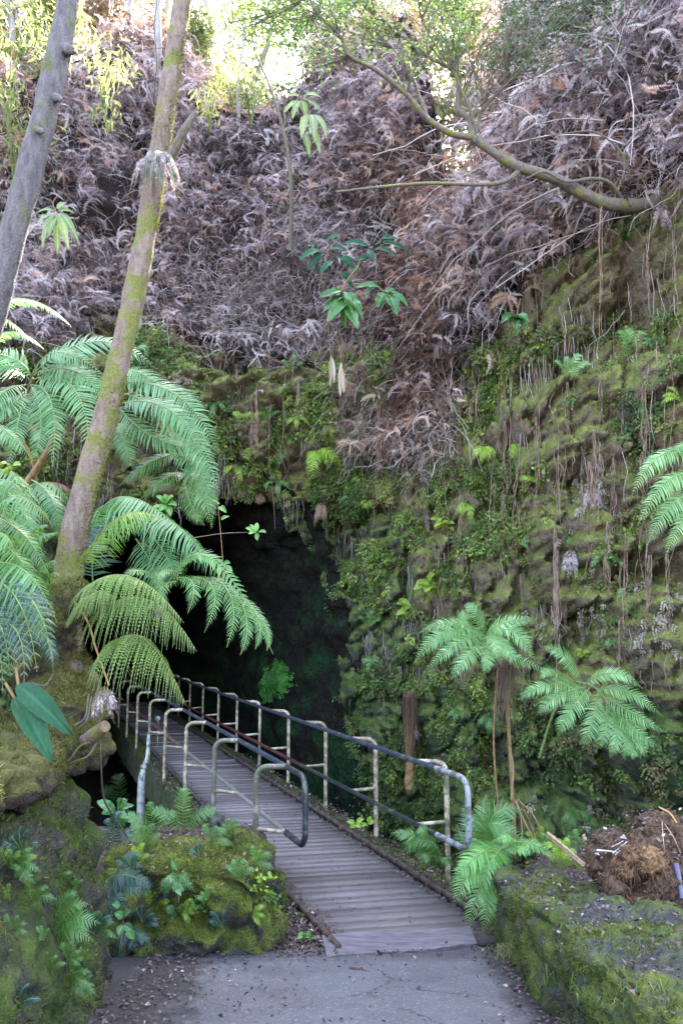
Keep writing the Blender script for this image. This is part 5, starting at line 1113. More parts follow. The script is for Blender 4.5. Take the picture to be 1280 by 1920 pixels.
# ---------------------------------------------------------------- single hanging roots (px, top py, bottom py, radius mm, wander px, label)
HR = [(1165, 970, 1275, 11, 5, 'thickest brown root rope hanging down the right part of the cliff'), (1150, 860, 1060, 8, 6, None), (1172, 1000, 1180, 7, 4, None), (1212, 1020, 1180, 6, 3, None), (1058, 980, 1180, 7, 6, 'root strand with a withered frond hanging beside the pale lichen'), (1040, 840, 960, 5, 5, None),
 (925, 700, 1090, 6, 6, 'long root left of centre on the cliff, hanging beside the lime fern pair'), (945, 720, 1060, 5, 6, None), (960, 740, 960, 5, 5, None), (905, 760, 940, 5, 5, None), (845, 770, 960, 5, 4, None), (835, 800, 930, 6, 3, None), (1005, 690, 830, 7, 6, 'pale bent root hanging from the rock shelf right of the red brown ferns'), (1012, 760, 900, 5, 5, None),
 (1115, 640, 900, 5, 4, None), (1125, 300, 640, 6, 4, 'long pale root hanging from the overhanging limb down the cliff'), (1248, 330, 560, 5, 4, None), (1263, 380, 600, 7, 5, 'brown root hanging at the upper right edge'), (1213, 430, 560, 8, 3, None), (1190, 620, 830, 5, 4, None), (1130, 880, 1080, 7, 6, None), (1105, 870, 1000, 6, 6, None), (1090, 900, 1010, 6, 5, None), (1230, 640, 780, 5, 4, None),
 (700, 940, 1060, 5, 4, None), (735, 930, 1020, 4, 4, None), (610, 880, 960, 8, 4, 'thick fibre bundle hanging under the brightest lime tuft at the cave lip'), (480, 730, 860, 9, 3, 'brown fibre bundle hanging on the brow left of the cave centre'), (472, 740, 850, 8, 3, None), (527, 820, 890, 7, 4, None), (440, 640, 900, 4, 6, None), (415, 600, 830, 4, 6, None), (590, 640, 800, 4, 6, None),
 (617, 560, 690, 5, 4, None), (640, 600, 740, 5, 5, None), (655, 690, 760, 5, 3, None), (385, 700, 880, 4, 5, None), (770, 300, 480, 4, 6, None), (818, 1000, 1090, 4, 5, None), (870, 1020, 1130, 4, 5, None), (970, 940, 1060, 4, 5, None), (990, 1000, 1100, 4, 4, None), (1035, 1120, 1230, 4, 4, None), (1080, 640, 760, 4, 5, None), (1260, 820, 960, 4, 4, None), (1222, 1240, 1330, 4, 4, None), (555, 900, 960, 4, 4, None), (1145, 420, 560, 6, 4, None)]
M_rootb = mat_simple('brown hanging root', (.1, .06, .045), (.34, .235, .18), 9, .8, .2, .3); rq = random.Random(71)
HR += [(int(a_), int(b_), int(b_ + rq.uniform(90, 260)), rq.choice((4, 4, 5, 6, 8)), 6, None) for a_, b_ in [(rq.uniform(820, 1275), rq.uniform(560, 1050)) for _ in range(46)] + [(rq.uniform(400, 820), rq.uniform(620, 760)) for _ in range(16)]]
HR += [(int(rq.uniform(860, 1270)), int(rq.uniform(520, 760)), int(rq.uniform(1000, 1250)), rq.choice((3, 4, 5)), 12, None) for _ in range(16)]
for k, (a, y0, y1, rad, wd, lab) in enumerate(HR):
    P0, N0 = surf(a, y0); P1, N1 = surf(a, y1); Y = min(P0[1], P1[1]) - .06
    if lab and 'limb' in lab: Y = 9.3
    r_ = random.Random(a); o = thing('hanging_root', W(a, y0, Y), lab or 'thin brown root hanging straight down the rock', 'root', 'roots hanging down the cliff'); tm = TM()
    nb = 1 + (rad > 5) * 2 + (rad > 7) * 4
    for q in range(nb):
        pts = [W(a + r_.uniform(-wd, wd) * (.5 + 1.1 * t), y0 + (y1 - y0) * t * (1 if q == 0 else r_.uniform(.7, 1.)), Y - .03 * q * r_.random()) for t in np.linspace(0, 1, 7)]
        tm.tube(spline(pts, 26), np.linspace(rad * .001 * (1 if q == 0 else .5), rad * .0004, 26), 5, r_.random(), caps=False)
    tm.build('strand', M_rootb, o)

# ---------------------------------------------------------------- broad leaved plants
M_ginger = mat_leaf('glossy green leaf', [(0, (.02, .07, .02)), (.5, (.04, .13, .03)), (1, (.09, .22, .05))], .25, .6, .3)
M_gingerd = mat_leaf('dark glossy leaf', [(0, (.008, .04, .018)), (.5, (.012, .065, .026)), (1, (.03, .11, .045))], .5, .22, .12)
M_rosette = mat_leaf('yellow green round leaf', [(0, (.09, .17, .02)), (.5, (.2, .3, .04)), (1, (.4, .42, .08))], .35, .4, .35)
M_pale = mat_leaf('dusty pale green leaf', [(0, (.09, .14, .06)), (.5, (.17, .23, .1)), (1, (.32, .38, .2))], .5, .3, .35)
M_cream = mat_leaf('dry cream leaf', [(0, (.26, .19, .14)), (1, (.45, .36, .3))], .8, .2, .25)
def leafblade(tm, P0, P1, w_, N, sag=.12, tint=.5, nl=22, nw=8, fold=.3, wave=.035, shape=1.):
    P0, P1 = np.asarray(P0, float), np.asarray(P1, float); d = P1 - P0; L = np.linalg.norm(d); path = bez(P0, (P0 + P1) / 2 + unit(N) * L * sag, P1, nl + 1); T = unit(np.gradient(path, axis=0)); S = unit(np.cross(T, unit(N))); Nn = np.cross(S, T)
    V = []; tn = []
    for i in range(nl + 1):
        t = i / nl; pw = w_ * (math.sin(math.pi * min(1, t ** .8 * .97 + .03)) ** .8) * shape
        for j in range(nw + 1):
            s = (j / nw - .5) * 2; tn.append(.98 if j == nw // 2 else min(1, max(0, tint - .1 + .3 * (math.sin(t * 58 - abs(s) * 5.5) > .75)))); V.append(path[i] + S[i] * s * pw * .5 + Nn[i] * (-abs(s) * pw * fold * .5 * -1 + wave * w_ * (math.sin(t * 17 + s * 2) * abs(s) + .6 * math.sin(t * 62 - abs(s) * 5)) - (.05 * w_ if j == nw // 2 else 0)))
    i = np.array([[a * (nw + 1) + b, a * (nw + 1) + b + 1, (a + 1) * (nw + 1) + b + 1, (a + 1) * (nw + 1) + b] for a in range(nl) for b in range(nw)])
    tm.add(V, i, np.array(tn) if nw > 4 else tint)
def leafy(name, label, cat, base, Y, leaves, mat, stems=(), wmul=1., up=(0, -.8, .6), sag=.12, smat=None, group=None):
    """leaves: (x0,y0,x1,y1,width px)"""
    o = thing(name, W(*base, Y), label, cat, group); r = random.Random(int(base[0] * 3 + base[1]))
    for (a, b, c_, d, w_) in leaves:
        tm = TM(); yy = Y + r.uniform(-.12, .12) * Y / 10; leafblade(tm, W(a, b, Y), W(c_, d, yy - .04), w_ * Y / 1600 * wmul, np.array(up) + [r.uniform(-.3, .3), 0, 0], sag, r.uniform(.25, .8)); tm.build('leaf', mat, o, smooth=True)
    if stems:
        tm = TM()
        for s in stems: tm.tube(spline([W(a, b, Y + .02) for a, b in s[0]], 16), s[1], 6, .3)
        tm.build('stem', smat or M_stipe, o)
    return o
leafy('ginger_plant', 'glossy green ginger plant with a drooping bunch of eight broad leaves below the brow centre', 'ginger plant', (645, 560), 12.0,
 [(648, 562, 612, 605, 20), (648, 565, 625, 600, 18), (645, 570, 645, 612, 17), (650, 570, 672, 618, 19), (652, 560, 676, 592, 20), (645, 555, 604, 588, 18), (655, 575, 682, 602, 16), (645, 550, 598, 560, 18), (640, 548, 660, 590, 15), (648, 552, 676, 570, 16), (640, 545, 610, 555, 14)], M_ginger, [([(640, 545), (655, 520), (672, 500)], .012)], 1.25)
leafy('ginger_plant', 'spray of five broad glossy leaves pointing right, beside the drooping bunch', 'ginger plant', (690, 535), 11.8,
 [(700, 540, 682, 558, 14), (722, 550, 704, 578, 20), (728, 553, 744, 592, 20), (730, 550, 764, 575, 16), (712, 540, 664, 540, 15), (720, 545, 752, 556, 16)], M_ginger, [([(660, 532), (700, 536), (730, 552)], .008)], 1.25)
leafy('leafy_shoot', 'dark stemmed shoot with long leaves leaning right above the ginger plants', 'shoot', (655, 525), 12.4,
 [(715, 455, 768, 478, 16), (700, 468, 745, 482, 12), (690, 462, 642, 458, 16), (710, 452, 745, 448, 12), (690, 470, 700, 492, 12), (660, 500, 640, 480, 16), (668, 488, 690, 486, 12), (715, 455, 728, 438, 10), (655, 505, 676, 512, 12)], M_gingerd, [([(655, 528), (680, 488), (728, 452)], .012)], 1.2, smat=M_branch)
leafy('leafy_shoot', 'cluster of dull green leaves among the withered ferns left of the dark stemmed shoot', 'shoot', (600, 510), 12.6,
 [(600, 470, 560, 490, 16), (605, 475, 575, 510, 14), (620, 465, 650, 470, 14), (625, 490, 600, 515, 14), (630, 480, 655, 500, 15), (610, 455, 640, 440, 14), (590, 460, 570, 465, 12), (640, 510, 660, 540, 14), (600, 500, 598, 515, 12)], M_gingerd, [([(600, 530), (610, 490), (620, 450)], .01)], 1.2)
leafy('ginger_plant', 'small glossy plant of six drooping leaves right of the red brown ferns', 'ginger plant', (965, 590), 10.6,
 [(968, 592, 940, 600, 15), (965, 594, 955, 612, 13), (967, 595, 968, 630, 14), (970, 594, 985, 618, 14), (970, 590, 990, 604, 14), (962, 590, 938, 608, 12)], M_ginger, [([(968, 592), (975, 560)], .006)], 1.3)
leafy('ginger_plant', 'pale green serrated leaves hanging among the withered ferns at the left', 'shrub', (105, 400), 10.5,
 [(98, 402, 70, 425, 12), (105, 405, 92, 445, 15), (110, 405, 108, 480, 15), (112, 402, 130, 470, 15), (115, 400, 148, 455, 14), (100, 395, 66, 402, 12), (110, 395, 140, 400, 13), (105, 400, 80, 470, 14), (108, 392, 125, 380, 12)], M_pale, [([(108, 400), (100, 380), (115, 360)], .006)], 1.1)
leafy('leafy_shoot', 'pale drooping leaves left of the bare sapling top', 'shoot', (560, 180), 12.3,
 [(560, 190, 530, 215, 13), (562, 190, 548, 225, 12), (565, 188, 575, 225, 13), (568, 185, 600, 210, 12), (560, 180, 535, 185, 12), (570, 180, 600, 182, 12), (575, 215, 565, 260, 14), (585, 215, 590, 270, 14), (590, 215, 612, 260, 13), (580, 240, 600, 290, 14), (570, 250, 580, 295, 12)], M_pale, [([(560, 180), (578, 215), (588, 260)], .008)], 1.2)
leafy('broad_leaf_plant', 'two very large glossy dark green leaves drooping over the mossy ledge at the left', 'plant', (45, 1290), 4.45,
 [(34, 1284, 136, 1380, 44), (28, 1308, 99, 1432, 44)], M_gingerd, [([(30, 1250), (36, 1292)], .008), ([(10, 1280), (30, 1312)], .008)], 1., sag=.1)
leafy('leafy_sprig', 'thin twig with a five leaved green sprig hanging in front of the dark cave mouth', 'sprig', (480, 995), 8.5,
 [(480, 998, 460, 990, 9), (480, 996, 468, 984, 8), (481, 996, 482, 980, 8), (483, 998, 499, 999, 9), (482, 1000, 482, 1014, 8), (480, 999, 466, 1002, 8)], M_fernfresh, [([(365, 1008), (420, 1000), (480, 998)], .003)], 1.2, smat=M_twig)
leafy('leafy_sprig', 'bright green sprig with a star of leaves beside the fern feathers left of the cave', 'sprig', (312, 945), 7.,
 [(312, 945, 292, 930, 12), (312, 943, 308, 926, 12), (313, 944, 326, 930, 12), (314, 946, 332, 948, 12), (312, 948, 298, 960, 12), (313, 950, 320, 968, 12), (310, 950, 286, 955, 11)], M_fernfresh, [([(315, 1000), (314, 950)], .005)], 1.2)
leafy('leafy_sprig', 'small green leaves on a hanging twig at the left side of the cave mouth', 'sprig', (418, 1060), 7.5,
 [(418, 1060, 405, 1050, 9), (418, 1058, 432, 1056, 9), (420, 1062, 436, 1072, 9), (418, 1064, 408, 1075, 9), (412, 950, 425, 962, 9), (410, 945, 398, 938, 9), (415, 975, 430, 968, 8)], M_fernfresh, [([(405, 920), (412, 980), (418, 1060), (415, 1100)], .004)], 1.3)
for (a, b, s, lab) in ((820, 1098, 42, 'largest yellow green rosette of round leaves on the rock right of the cave'), (766, 1140, 36, 'yellow green rosette of round leaves lower left of the largest one'), (832, 982, 26, 'small yellow green rosette above the largest rosette'), (1092, 1226, 20, 'yellow green rosette between the two tree ferns on the cliff'), (892, 1048, 17, 'small green rosette under the pale moss cushion'), (575, 1755, 17, 'small bright green rosette at the end of the left edge board on the asphalt'), (1242, 205, 30, 'bushy yellow green tuft near the pale broken trunk at the upper right'), (8, 880, 34, 'yellow green round leaved shrub tip at the left edge'), (1128, 283, 12, 'two small round leaves on a thin stem in the upper right tangle'), (785, 1245, 16, 'yellow round leaves at the left of the star shaped tree fern')):
    P, nrm = hit_all(a, b); Y = P[1] - .1; r_ = random.Random(a); L = []
    if b == 880: Y = 4.6
    for q in range(11):
        an = q * 2.4; rad = s * r_.uniform(.5, 1.15); ox, oy = r_.uniform(-.5, .5) * s, r_.uniform(-.3, .3) * s; L.append((a + ox, b + oy, a + ox + math.cos(an) * rad * .75, b + oy + math.sin(an) * rad * .45, s * .42))
    leafy('rosette_plant', lab, 'plant', (a, b), Y, L, M_rosette if b != 1755 else M_fernfresh, (), 1., sag=.15)
leafy('dry_leaf', 'cream dry leaf hanging like a rag above the cave, left one of the two', 'dead leaf', (620, 670), 12., [(621, 668, 618, 724, 10), (622, 670, 626, 718, 9)], M_cream, [([(614, 600), (620, 670)], .005)], 1., up=(.3, -1, 0), sag=.02)
leafy('dry_leaf', 'long cream dry leaf hanging above the cave, right one of the two', 'dead leaf', (640, 680), 12., [(640, 680, 638, 746, 10), (641, 690, 645, 738, 9)], M_cream, [([(622, 610), (636, 650), (640, 682)], .005)], 1., up=(-.3, -1, 0), sag=.02)
# purple dry frond bundle on the root mass, and the epiphyte on the trunk
o = thing('epiphyte_fern', W(290, 300, 5.95), 'drooping purple grey dead fern wrapped around the mossy leaning trunk high up', 'epiphyte'); r_ = random.Random(3)
for q in range(34):
    a = 290 + r_.uniform(-34, 38); b = 292 + r_.uniform(-8, 16); L = r_.uniform(45, 85); dx = (a - 290) * .5; Yq = 5.84 - r_.random() * .18 + .004 * abs(a - 290)
    px_frond(o, (290 + (a - 290) * .5, b, ), (a, b + L * .15), (a + dx, b + L), 5.93, Yq, 7, 1, 24, mats=[M_dead1 if q % 4 else M_fernd, M_stipe], droop=.5, ang=35, bulge=-.1, rr=.004)
o = thing('dead_frond', W(190, 1300, 5.2), 'purple brown dried frond hanging beside the mossy mound at the left', 'dead frond')
for (a, m, b) in (((190, 1290), (188, 1320), (190, 1350)), ((196, 1288), (205, 1320), (216, 1358)), ((186, 1290), (178, 1330), (182, 1362)), ((200, 1290), (212, 1310), (222, 1345))): px_frond(o, a, m, b, 5.1, 5.05, 9, 1, 26, mats=[M_dead1, M_stipe], droop=.5, up=(.2, -1, .2))
# other dead fronds hanging on the cliff
for (a, b, L, lab) in ((605, 955, 48, 'drooping dead fern tip at the top of the dark cave mouth'), (487, 930, 30, 'dead fern tuft hanging over the left side of the cave mouth'), (1070, 1050, 55, 'reddish dried frond hanging on the mossy cliff'), (1110, 930, 60, 'purple grey dried frond bundle hanging on the right cliff'), (1135, 400, 60, 'pink brown dead frond hanging from the limb root'), (1240, 400, 60, 'fringed dead frond hanging at the upper right'), (800, 890, 40, 'dead fern tuft under the brown twig mound'), (770, 1370, 50, 'fibrous stump skirt low on the wall')):
    P, nrm = surf(a, b); o = thing('dead_frond', P, lab, 'dead frond'); Y = P[1] - .12; r_ = random.Random(a)
    for q in range(6): dx = r_.uniform(-.4, .4) * L; px_frond(o, (a + dx * .2, b - 20), (a + dx * .6, b + 4), (a + dx, b - 20 + L * r_.uniform(.7, 1.2)), Y, Y - .05, 8, 1, 20, mats=Dm if a in (605, 487, 1135) else [M_dead1, M_stipe], droop=.5, up=(r_.uniform(-.5, .5), -1, .2), rr=.004)
o = thing('fern_stump', surf(768, 1340)[0], 'upright fibrous brown fern stump standing against the foot of the cliff', 'stump'); Ys = surf(768, 1320)[0][1] - .15
tm = TM(); trunk_mesh(tm, [W(768, 1480, Ys), W(768, 1400, Ys), W(766, 1295, Ys)], [.06, .08, .05], 20, 55, .5, 60); tm.build('trunk', M_stipe, o, smooth=True); stem_tuft(o, 'fibres', 768, 1290, 1450, Ys - .12, 26, 60)

# ---------------------------------------------------------------- uprooted fern stump on the right wall
Y0 = 5.55; sc_ = Y0 / 1640
M_fibre = mat_simple('fibrous brown root', (.03, .018, .012), (.15, .09, .058), 45, .9, .15, .9, .02, stretch=(1, 1, .35))
M_cut = mat_simple('cut root end', (.1, .05, .025), (.27, .155, .08), 60, .9, .1, .6, .01)
us = thing('uprooted_stump', W(1205, 1690, Y0), 'uprooted tangled brown fern stump with cut root ends lying on the right stone wall', 'stump')
def blob(tm, c_, rx, ry, rz, seed, amp=.25, res=.018, fr=1.):
    c_ = np.array(c_)
    def f(P, N):
        Q = P + c_; return Q + N * (min(rx, rz) * amp * (fbm(Q * 9 * fr, 4, seed, .6) + .6 * fbm(Q * 26 * fr, 3, seed + 1)))[:, None]
    V, Fq_ = rockbox((rx * 2, ry * 2, rz * 2), res, min(rx, ry, rz) * .98, f); tm.add(V, Fq_); return V, Fq_
tm = TM(); allV = [blob(tm, W(1218, 1645, 5.7), .25, .22, .27, 701, .34), blob(tm, W(1150, 1610, 5.8), .17, .18, .17, 705, .4), blob(tm, W(1240, 1570, 5.8), .18, .18, .15, 709, .4), blob(tm, W(1190, 1700, 5.6), .2, .15, .12, 707, .4)]; tm.build('root_core', M_fibre, us, smooth=True, weld=1e-4)
for k, (a, b, rx, rz, m) in enumerate(((1212, 1612, .088, .055, M_cut), (1240, 1655, .085, .075, M_fibre), (1170, 1625, .042, .038, M_cut), (1178, 1600, .035, .03, M_cut), (1188, 1690, .045, .038, M_cut), (1215, 1675, .03, .03, M_fibre), (1150, 1665, .045, .06, M_fibre), (1228, 1700, .05, .04, M_fibre))):
    tm = TM(); allV.append(blob(tm, W(a, b, 5.36), rx * 1.2, .1, rz * 1.2, 720 + k, .5, .009, 1.5)); tm.build('root_lobe', m, us, smooth=True, weld=1e-4)
tm = TM(); r = np.random.default_rng(77); M_fib2 = mat_leaf('brown fibres', [(0, (.05, .03, .02)), (.5, (.16, .09, .055)), (1, (.4, .28, .2))], .8, .15, 0)
for Vb, Fb in allV:
    Nn = normals(Vb, Fb); k = r.choice(len(Vb), 900 if len(Vb) > 6000 else 160)
    for q in k:
        p = Vb[q]; d = unit(Nn[q] + .8 * r.normal(size=3)); L = r.uniform(.05, .2) * (1 if len(Vb) > 6000 else .4); tm.tube(np.stack([p, p + d * L * .5, p + d * L * .8 + [0, 0, -.5 * L]]), [.004, .003, .001], 3, r.random() * .55, caps=False)
tag(tm.build('root_fibres', M_fib2, us), kind='stuff')
def stick(parent, name, pts, w0, w1, mat, flat=.3, k=6):
    tm = TM(); P = spline([W(*p) for p in pts], 10); tm.tube(P, np.linspace(w0, w1, 10), k, .5, wob=.25, seed=int(pts[0][0])); return tm.build(name, mat, parent, smooth=False)
M_tan = mat_simple('split tan frond stalk', (.22, .13, .07), (.42, .29, .19), 30, .7, .3, .5, .006, stretch=(1, 1, .3)); M_white = mat_simple('bleached splinter', (.34, .29, .27), (.6, .54, .52), 20, .7, .3, .3); M_orange = mat_simple('orange dry stalk', (.38, .16, .04), (.5, .26, .1), 20, .6, .3, .3); M_violet = mat_simple('dark violet frond stalk', (.04, .03, .05), (.12, .1, .17), 12, .35, .5, .2)
for p, a, b, m in ((((1225, 1700, 5.3), (1250, 1725, 5.2), (1300, 1770, 5.0)), .012, .014, M_tan), (((1216, 1720, 5.3), (1211, 1745, 5.25), (1204, 1770, 5.2)), .012, .004, M_orange), (((1230, 1715, 5.3), (1240, 1740, 5.2), (1250, 1770, 5.15)), .01, .004, M_tan), (((1235, 1514, 5.6), (1255, 1525, 5.5), (1268, 1543, 5.45)), .006, .005, M_orange),
        (((1118, 1594, 5.5), (1150, 1597, 5.45), (1180, 1604, 5.4)), .006, .003, M_white), (((1148, 1600, 5.4), (1160, 1590, 5.4), (1175, 1578, 5.4)), .005, .002, M_white), (((1152, 1603, 5.4), (1165, 1592, 5.4), (1170, 1582, 5.38)), .004, .002, M_white), (((1158, 1606, 5.4), (1172, 1600, 5.38), (1182, 1586, 5.36)), .004, .002, M_white), (((1146, 1588, 5.42), (1158, 1582, 5.4), (1168, 1576, 5.4)), .003, .002, M_white), (((1265, 1620, 5.35), (1272, 1650, 5.3), (1277, 1685, 5.25)), .022, .016, M_violet), (((1240, 1540, 5.5), (1243, 1580, 5.4), (1247, 1610, 5.4)), .003, .003, M_tan), (((1245, 1545, 5.5), (1262, 1570, 5.4), (1275, 1600, 5.4)), .003, .003, M_tan)):
    stick(us, 'stalk_stub', p, a, b, m)
for p, lab in ((((1026, 1562, 6.6), (1060, 1590, 6.4), (1104, 1628, 6.2)), 'long split tan frond stalk leaning on the right wall, the upper one'), (((1030, 1570, 6.6), (1062, 1597, 6.4), (1100, 1630, 6.2)), 'split tan frond stalk close under the longest one'), (((1094, 1566, 6.3), (1102, 1590, 6.2), (1108, 1602, 6.15)), 'short pale stick upright beside the uprooted stump')):
    o = thing('fallen_stalk', W(*p[1]), lab, 'stalk'); stick(o, 'stalk', p, .014, .008, M_tan)
# red brown broken stalks behind the right wall
o = thing('broken_stalks', W(965, 1520, 8.6), 'broken reddish frond stalks fanning down at the foot of the star shaped tree fern', 'stalks')
for p in (((965, 1500, 8.8), (985, 1545, 8.6), (1020, 1610, 8.3)), ((968, 1500, 8.8), (978, 1550, 8.7), (975, 1600, 8.5)), ((962, 1508, 8.8), (940, 1520, 8.6), (930, 1530, 8.5)), ((970, 1495, 8.8), (1000, 1560, 8.7), (1010, 1620, 8.5)), ((958, 1500, 8.8), (962, 1440, 8.9), (955, 1400, 9.0)), ((970, 1500, 8.8), (1000, 1530, 8.7), (1020, 1580, 8.6))): stick(o, 'stalk', p, .011, .006, M_stipe)
# logs and roots on the ledge
lg = thing('broken_log', W(160, 1390, 4.9), 'short broken reddish log sticking out from the mossy ledge on the left', 'log'); tm = TM(); trunk_mesh(tm, [W(118, 1428, 5.15), W(160, 1392, 4.95), W(198, 1362, 4.8)], [.028, .05, .036], 16, 31, .3, 40); tm.build('log', mat_bark('broken wood', (.12, .07, .05), (.34, .22, .17), (.16, .15, .04), .3, 2), lg, smooth=True)
for p in (((135, 1430, 4.85), (165, 1418, 4.8), (180, 1395, 4.8)), ((130, 1425, 4.85), (150, 1400, 4.85), (168, 1392, 4.8))): stick(lg, 'split_piece', p, .009, .004, M_branch)
for p, lab in ((((140, 1362, 5.), (160, 1345, 4.95), (167, 1300, 5.)), 'bent pale root looping above the broken log, the thicker one'), (((148, 1366, 5.), (164, 1348, 4.95), (172, 1305, 5.)), 'bent pale root looping above the broken log, the thinner one'), (((100, 1265, 5.1), (85, 1285, 5.), (60, 1280, 5.)), 'grey curved root above the large glossy leaves'), (((62, 1450, 4.7), (72, 1445, 4.6), (80, 1425, 4.6)), 'curved twig on the mossy ledge')):
    o = thing('bent_root', W(*p[1]), lab, 'root'); stick(o, 'strand', p, .008, .004, M_branch)
o = thing('hanging_vine', W(190, 1430, 5.3), 'thin dark vine hanging from the ledge down to the left stone block', 'vine'); tm = TM(); tm.tube(spline([W(188, 1370, 5.2), W(190, 1440, 5.3), W(196, 1500, 5.6), W(220, 1540, 6.2), W(240, 1570, 6.7)], 30), .006, 6); tm.build('strand', M_branch, o)
leafy('leafy_sprig', 'dark green leafy seedling behind the left stone block by the white pillar', 'sprig', (215, 1520), 8.3, [(215, 1520, 182, 1502, 16), (215, 1520, 190, 1525, 14), (220, 1515, 240, 1500, 14), (222, 1518, 252, 1510, 12), (218, 1522, 240, 1535, 14), (225, 1525, 262, 1545, 18), (215, 1530, 235, 1550, 16), (222, 1510, 228, 1495, 10)], M_ginger, [([(225, 1570), (218, 1520)], .006)], 1.2)
leafy('leafy_sprig', 'bluish green leafy sprig in front of the left stone block, at its centre', 'sprig', (335, 1650), 6.05, [(335, 1650, 318, 1640, 12), (336, 1648, 352, 1638, 12), (335, 1655, 325, 1672, 13), (338, 1655, 345, 1672, 13), (330, 1630, 322, 1612, 10), (340, 1640, 350, 1655, 11), (332, 1665, 340, 1680, 10)], M_fernb, [([(335, 1690), (335, 1640), (328, 1615)], .003)], 1.1)
leafy('leafy_sprig', 'bluish green drooping seedling left of the stone block near the bank', 'sprig', (232, 1730), 6.0, [(230, 1720, 215, 1712, 12), (232, 1718, 245, 1706, 12), (232, 1735, 250, 1745, 13), (230, 1735, 222, 1755, 12), (240, 1742, 252, 1762, 12), (225, 1700, 210, 1695, 10)], M_fernb, [([(228, 1780), (232, 1740), (228, 1700)], .003)], 1.2)
for (a, b, lab, m) in ((490, 1650, 'lime green feathery seedling at the right end of the left stone block, upper one', M_fernl), (510, 1690, 'green feathery seedling at the right end of the left stone block, lower one', M_fern), (375, 1690, 'green seedling on the stone block face', M_fern), (440, 1290, 'x', M_fern)):
    if lab == 'x': continue
    r_ = random.Random(a); P, nrm = hit_all(a, b); L = []
    for q in range(26): an = r_.uniform(0, 6.28); rd = r_.uniform(0, 26); x, y = a + math.cos(an) * rd, b + math.sin(an) * rd * .8; L.append((x, y, x + r_.uniform(-9, 9), y + r_.uniform(-4, 8), 7))
    leafy('feathery_seedling', lab, 'plant', (a, b), P[1] - .08, L, m, (), 1.)
leafy('leafy_sprig', 'lime green seedling at the foot of a right handrail post', 'sprig', (665, 1545), 9.2, [(665, 1545, 650, 1540, 9), (665, 1545, 656, 1552, 9), (668, 1543, 682, 1535, 9), (690, 1545, 700, 1538, 8), (688, 1545, 678, 1550, 8), (690, 1543, 695, 1530, 8), (668, 1546, 676, 1552, 8)], M_fernl, (), 1.2)
for k, (a, b, w_, lab) in enumerate(((18, 110, 60, 'yellow green bamboo leaves at the left edge near the top'), (30, 240, 55, 'drooping yellow bamboo leaves at the left edge, lower spray'), (95, 60, 45, 'thin bright leaves between the left edge and the dark trunk'), (195, 120, 40, 'pale yellow green spray just right of the dark leaning trunk'), (390, 170, 34, 'bright yellow spray right of the mossy trunk near the top'), (470, 165, 30, 'yellow green spray by the crest left of the bare sapling'))):
    o = thing('bamboo_spray', W(a, b, 13.), lab, 'bamboo', 'sunlit sprays on the crest'); tm = TM(); r_ = random.Random(k); cl = [(W(a + r_.gauss(0, w_ * .5), b + r_.gauss(0, w_ * .7), 13. + r_.uniform(-.6, .6)), w_ / 125) for _ in range(5)]
    leafcloud(tm, cl, 380, .15, 900 + k, .2, 1.3); tag(tm.build('leaves', M_yleaf, o), kind='stuff'); tm = TM()
    for c, _ in cl: tm.tube(spline([W(a, b + w_ * 2.4, 13.6), (W(a, b + w_, 13.3) + c) / 2, c], 10), np.linspace(.02, .004, 10), 5)
    tm.build('stem', M_rach, o)
# grass tufts on and below the right wall
M_grass = mat_leaf('grass blades', [(0, (.04, .09, .02)), (.5, (.07, .11, .03)), (1, (.25, .23, .11))], .5, .3, .3)
def grass_tuft(a, b, n, L, lab, spread=20, up=1., t0=.4):
    P, nrm = hit_all(a, b); o = thing('grass_tuft', P, lab, 'grass tuft'); tm = TM(); r = np.random.default_rng(a)
    for q in range(n):
        p = P + [r.normal() * spread * .003, r.normal() * .02, 0]; d = unit([r.normal() * .5, -.3 + r.normal() * .3, up]); l = L * r.uniform(.5, 1.2); e = p + d * l * .6; f = e + unit(d + [r.normal() * .3, -.2, -1.2]) * l * .5; w_ = np.array([.0025, 0, 0])
        tm.add([p - w_, p + w_, e + w_ * .8, e - w_ * .8, f], [[0, 1, 2], [0, 2, 3], [3, 2, 4]], np.clip(t0 + .3 * r.normal(), 0, 1))
    tag(tm.build('blades', M_grass, o), kind='stuff')
grass_tuft(640 + 320, 1640 + 130, 120, .16, 'dry pale grass tuft on the face of the right wall near its far end', 22, -.4, .8)
grass_tuft(1032, 1850, 26, .22, 'green grass blades growing at the foot of the right wall', 10, 1., .3); grass_tuft(1215, 1860, 40, .09, 'bright short grass on the top of the right wall near the corner', 40, .8, .3); grass_tuft(1180, 1885, 30, .09, 'short grass on the wall face at the lower right', 30, .3, .5)
grass_tuft(440, 1630, 60, .12, 'pale grass tuft on the top of the left stone block', 14, .6, .8); grass_tuft(450, 1775, 60, .1, 'green grass at the foot of the left stone block', 24, .8, .4); grass_tuft(430, 1575, 60, .14, 'green grass at the base of the first left handrail post', 14, 1., .3); grass_tuft(120, 1530, 10, .3, 'single broad green grass blade hanging under the ledge', 3, -.6, .3)

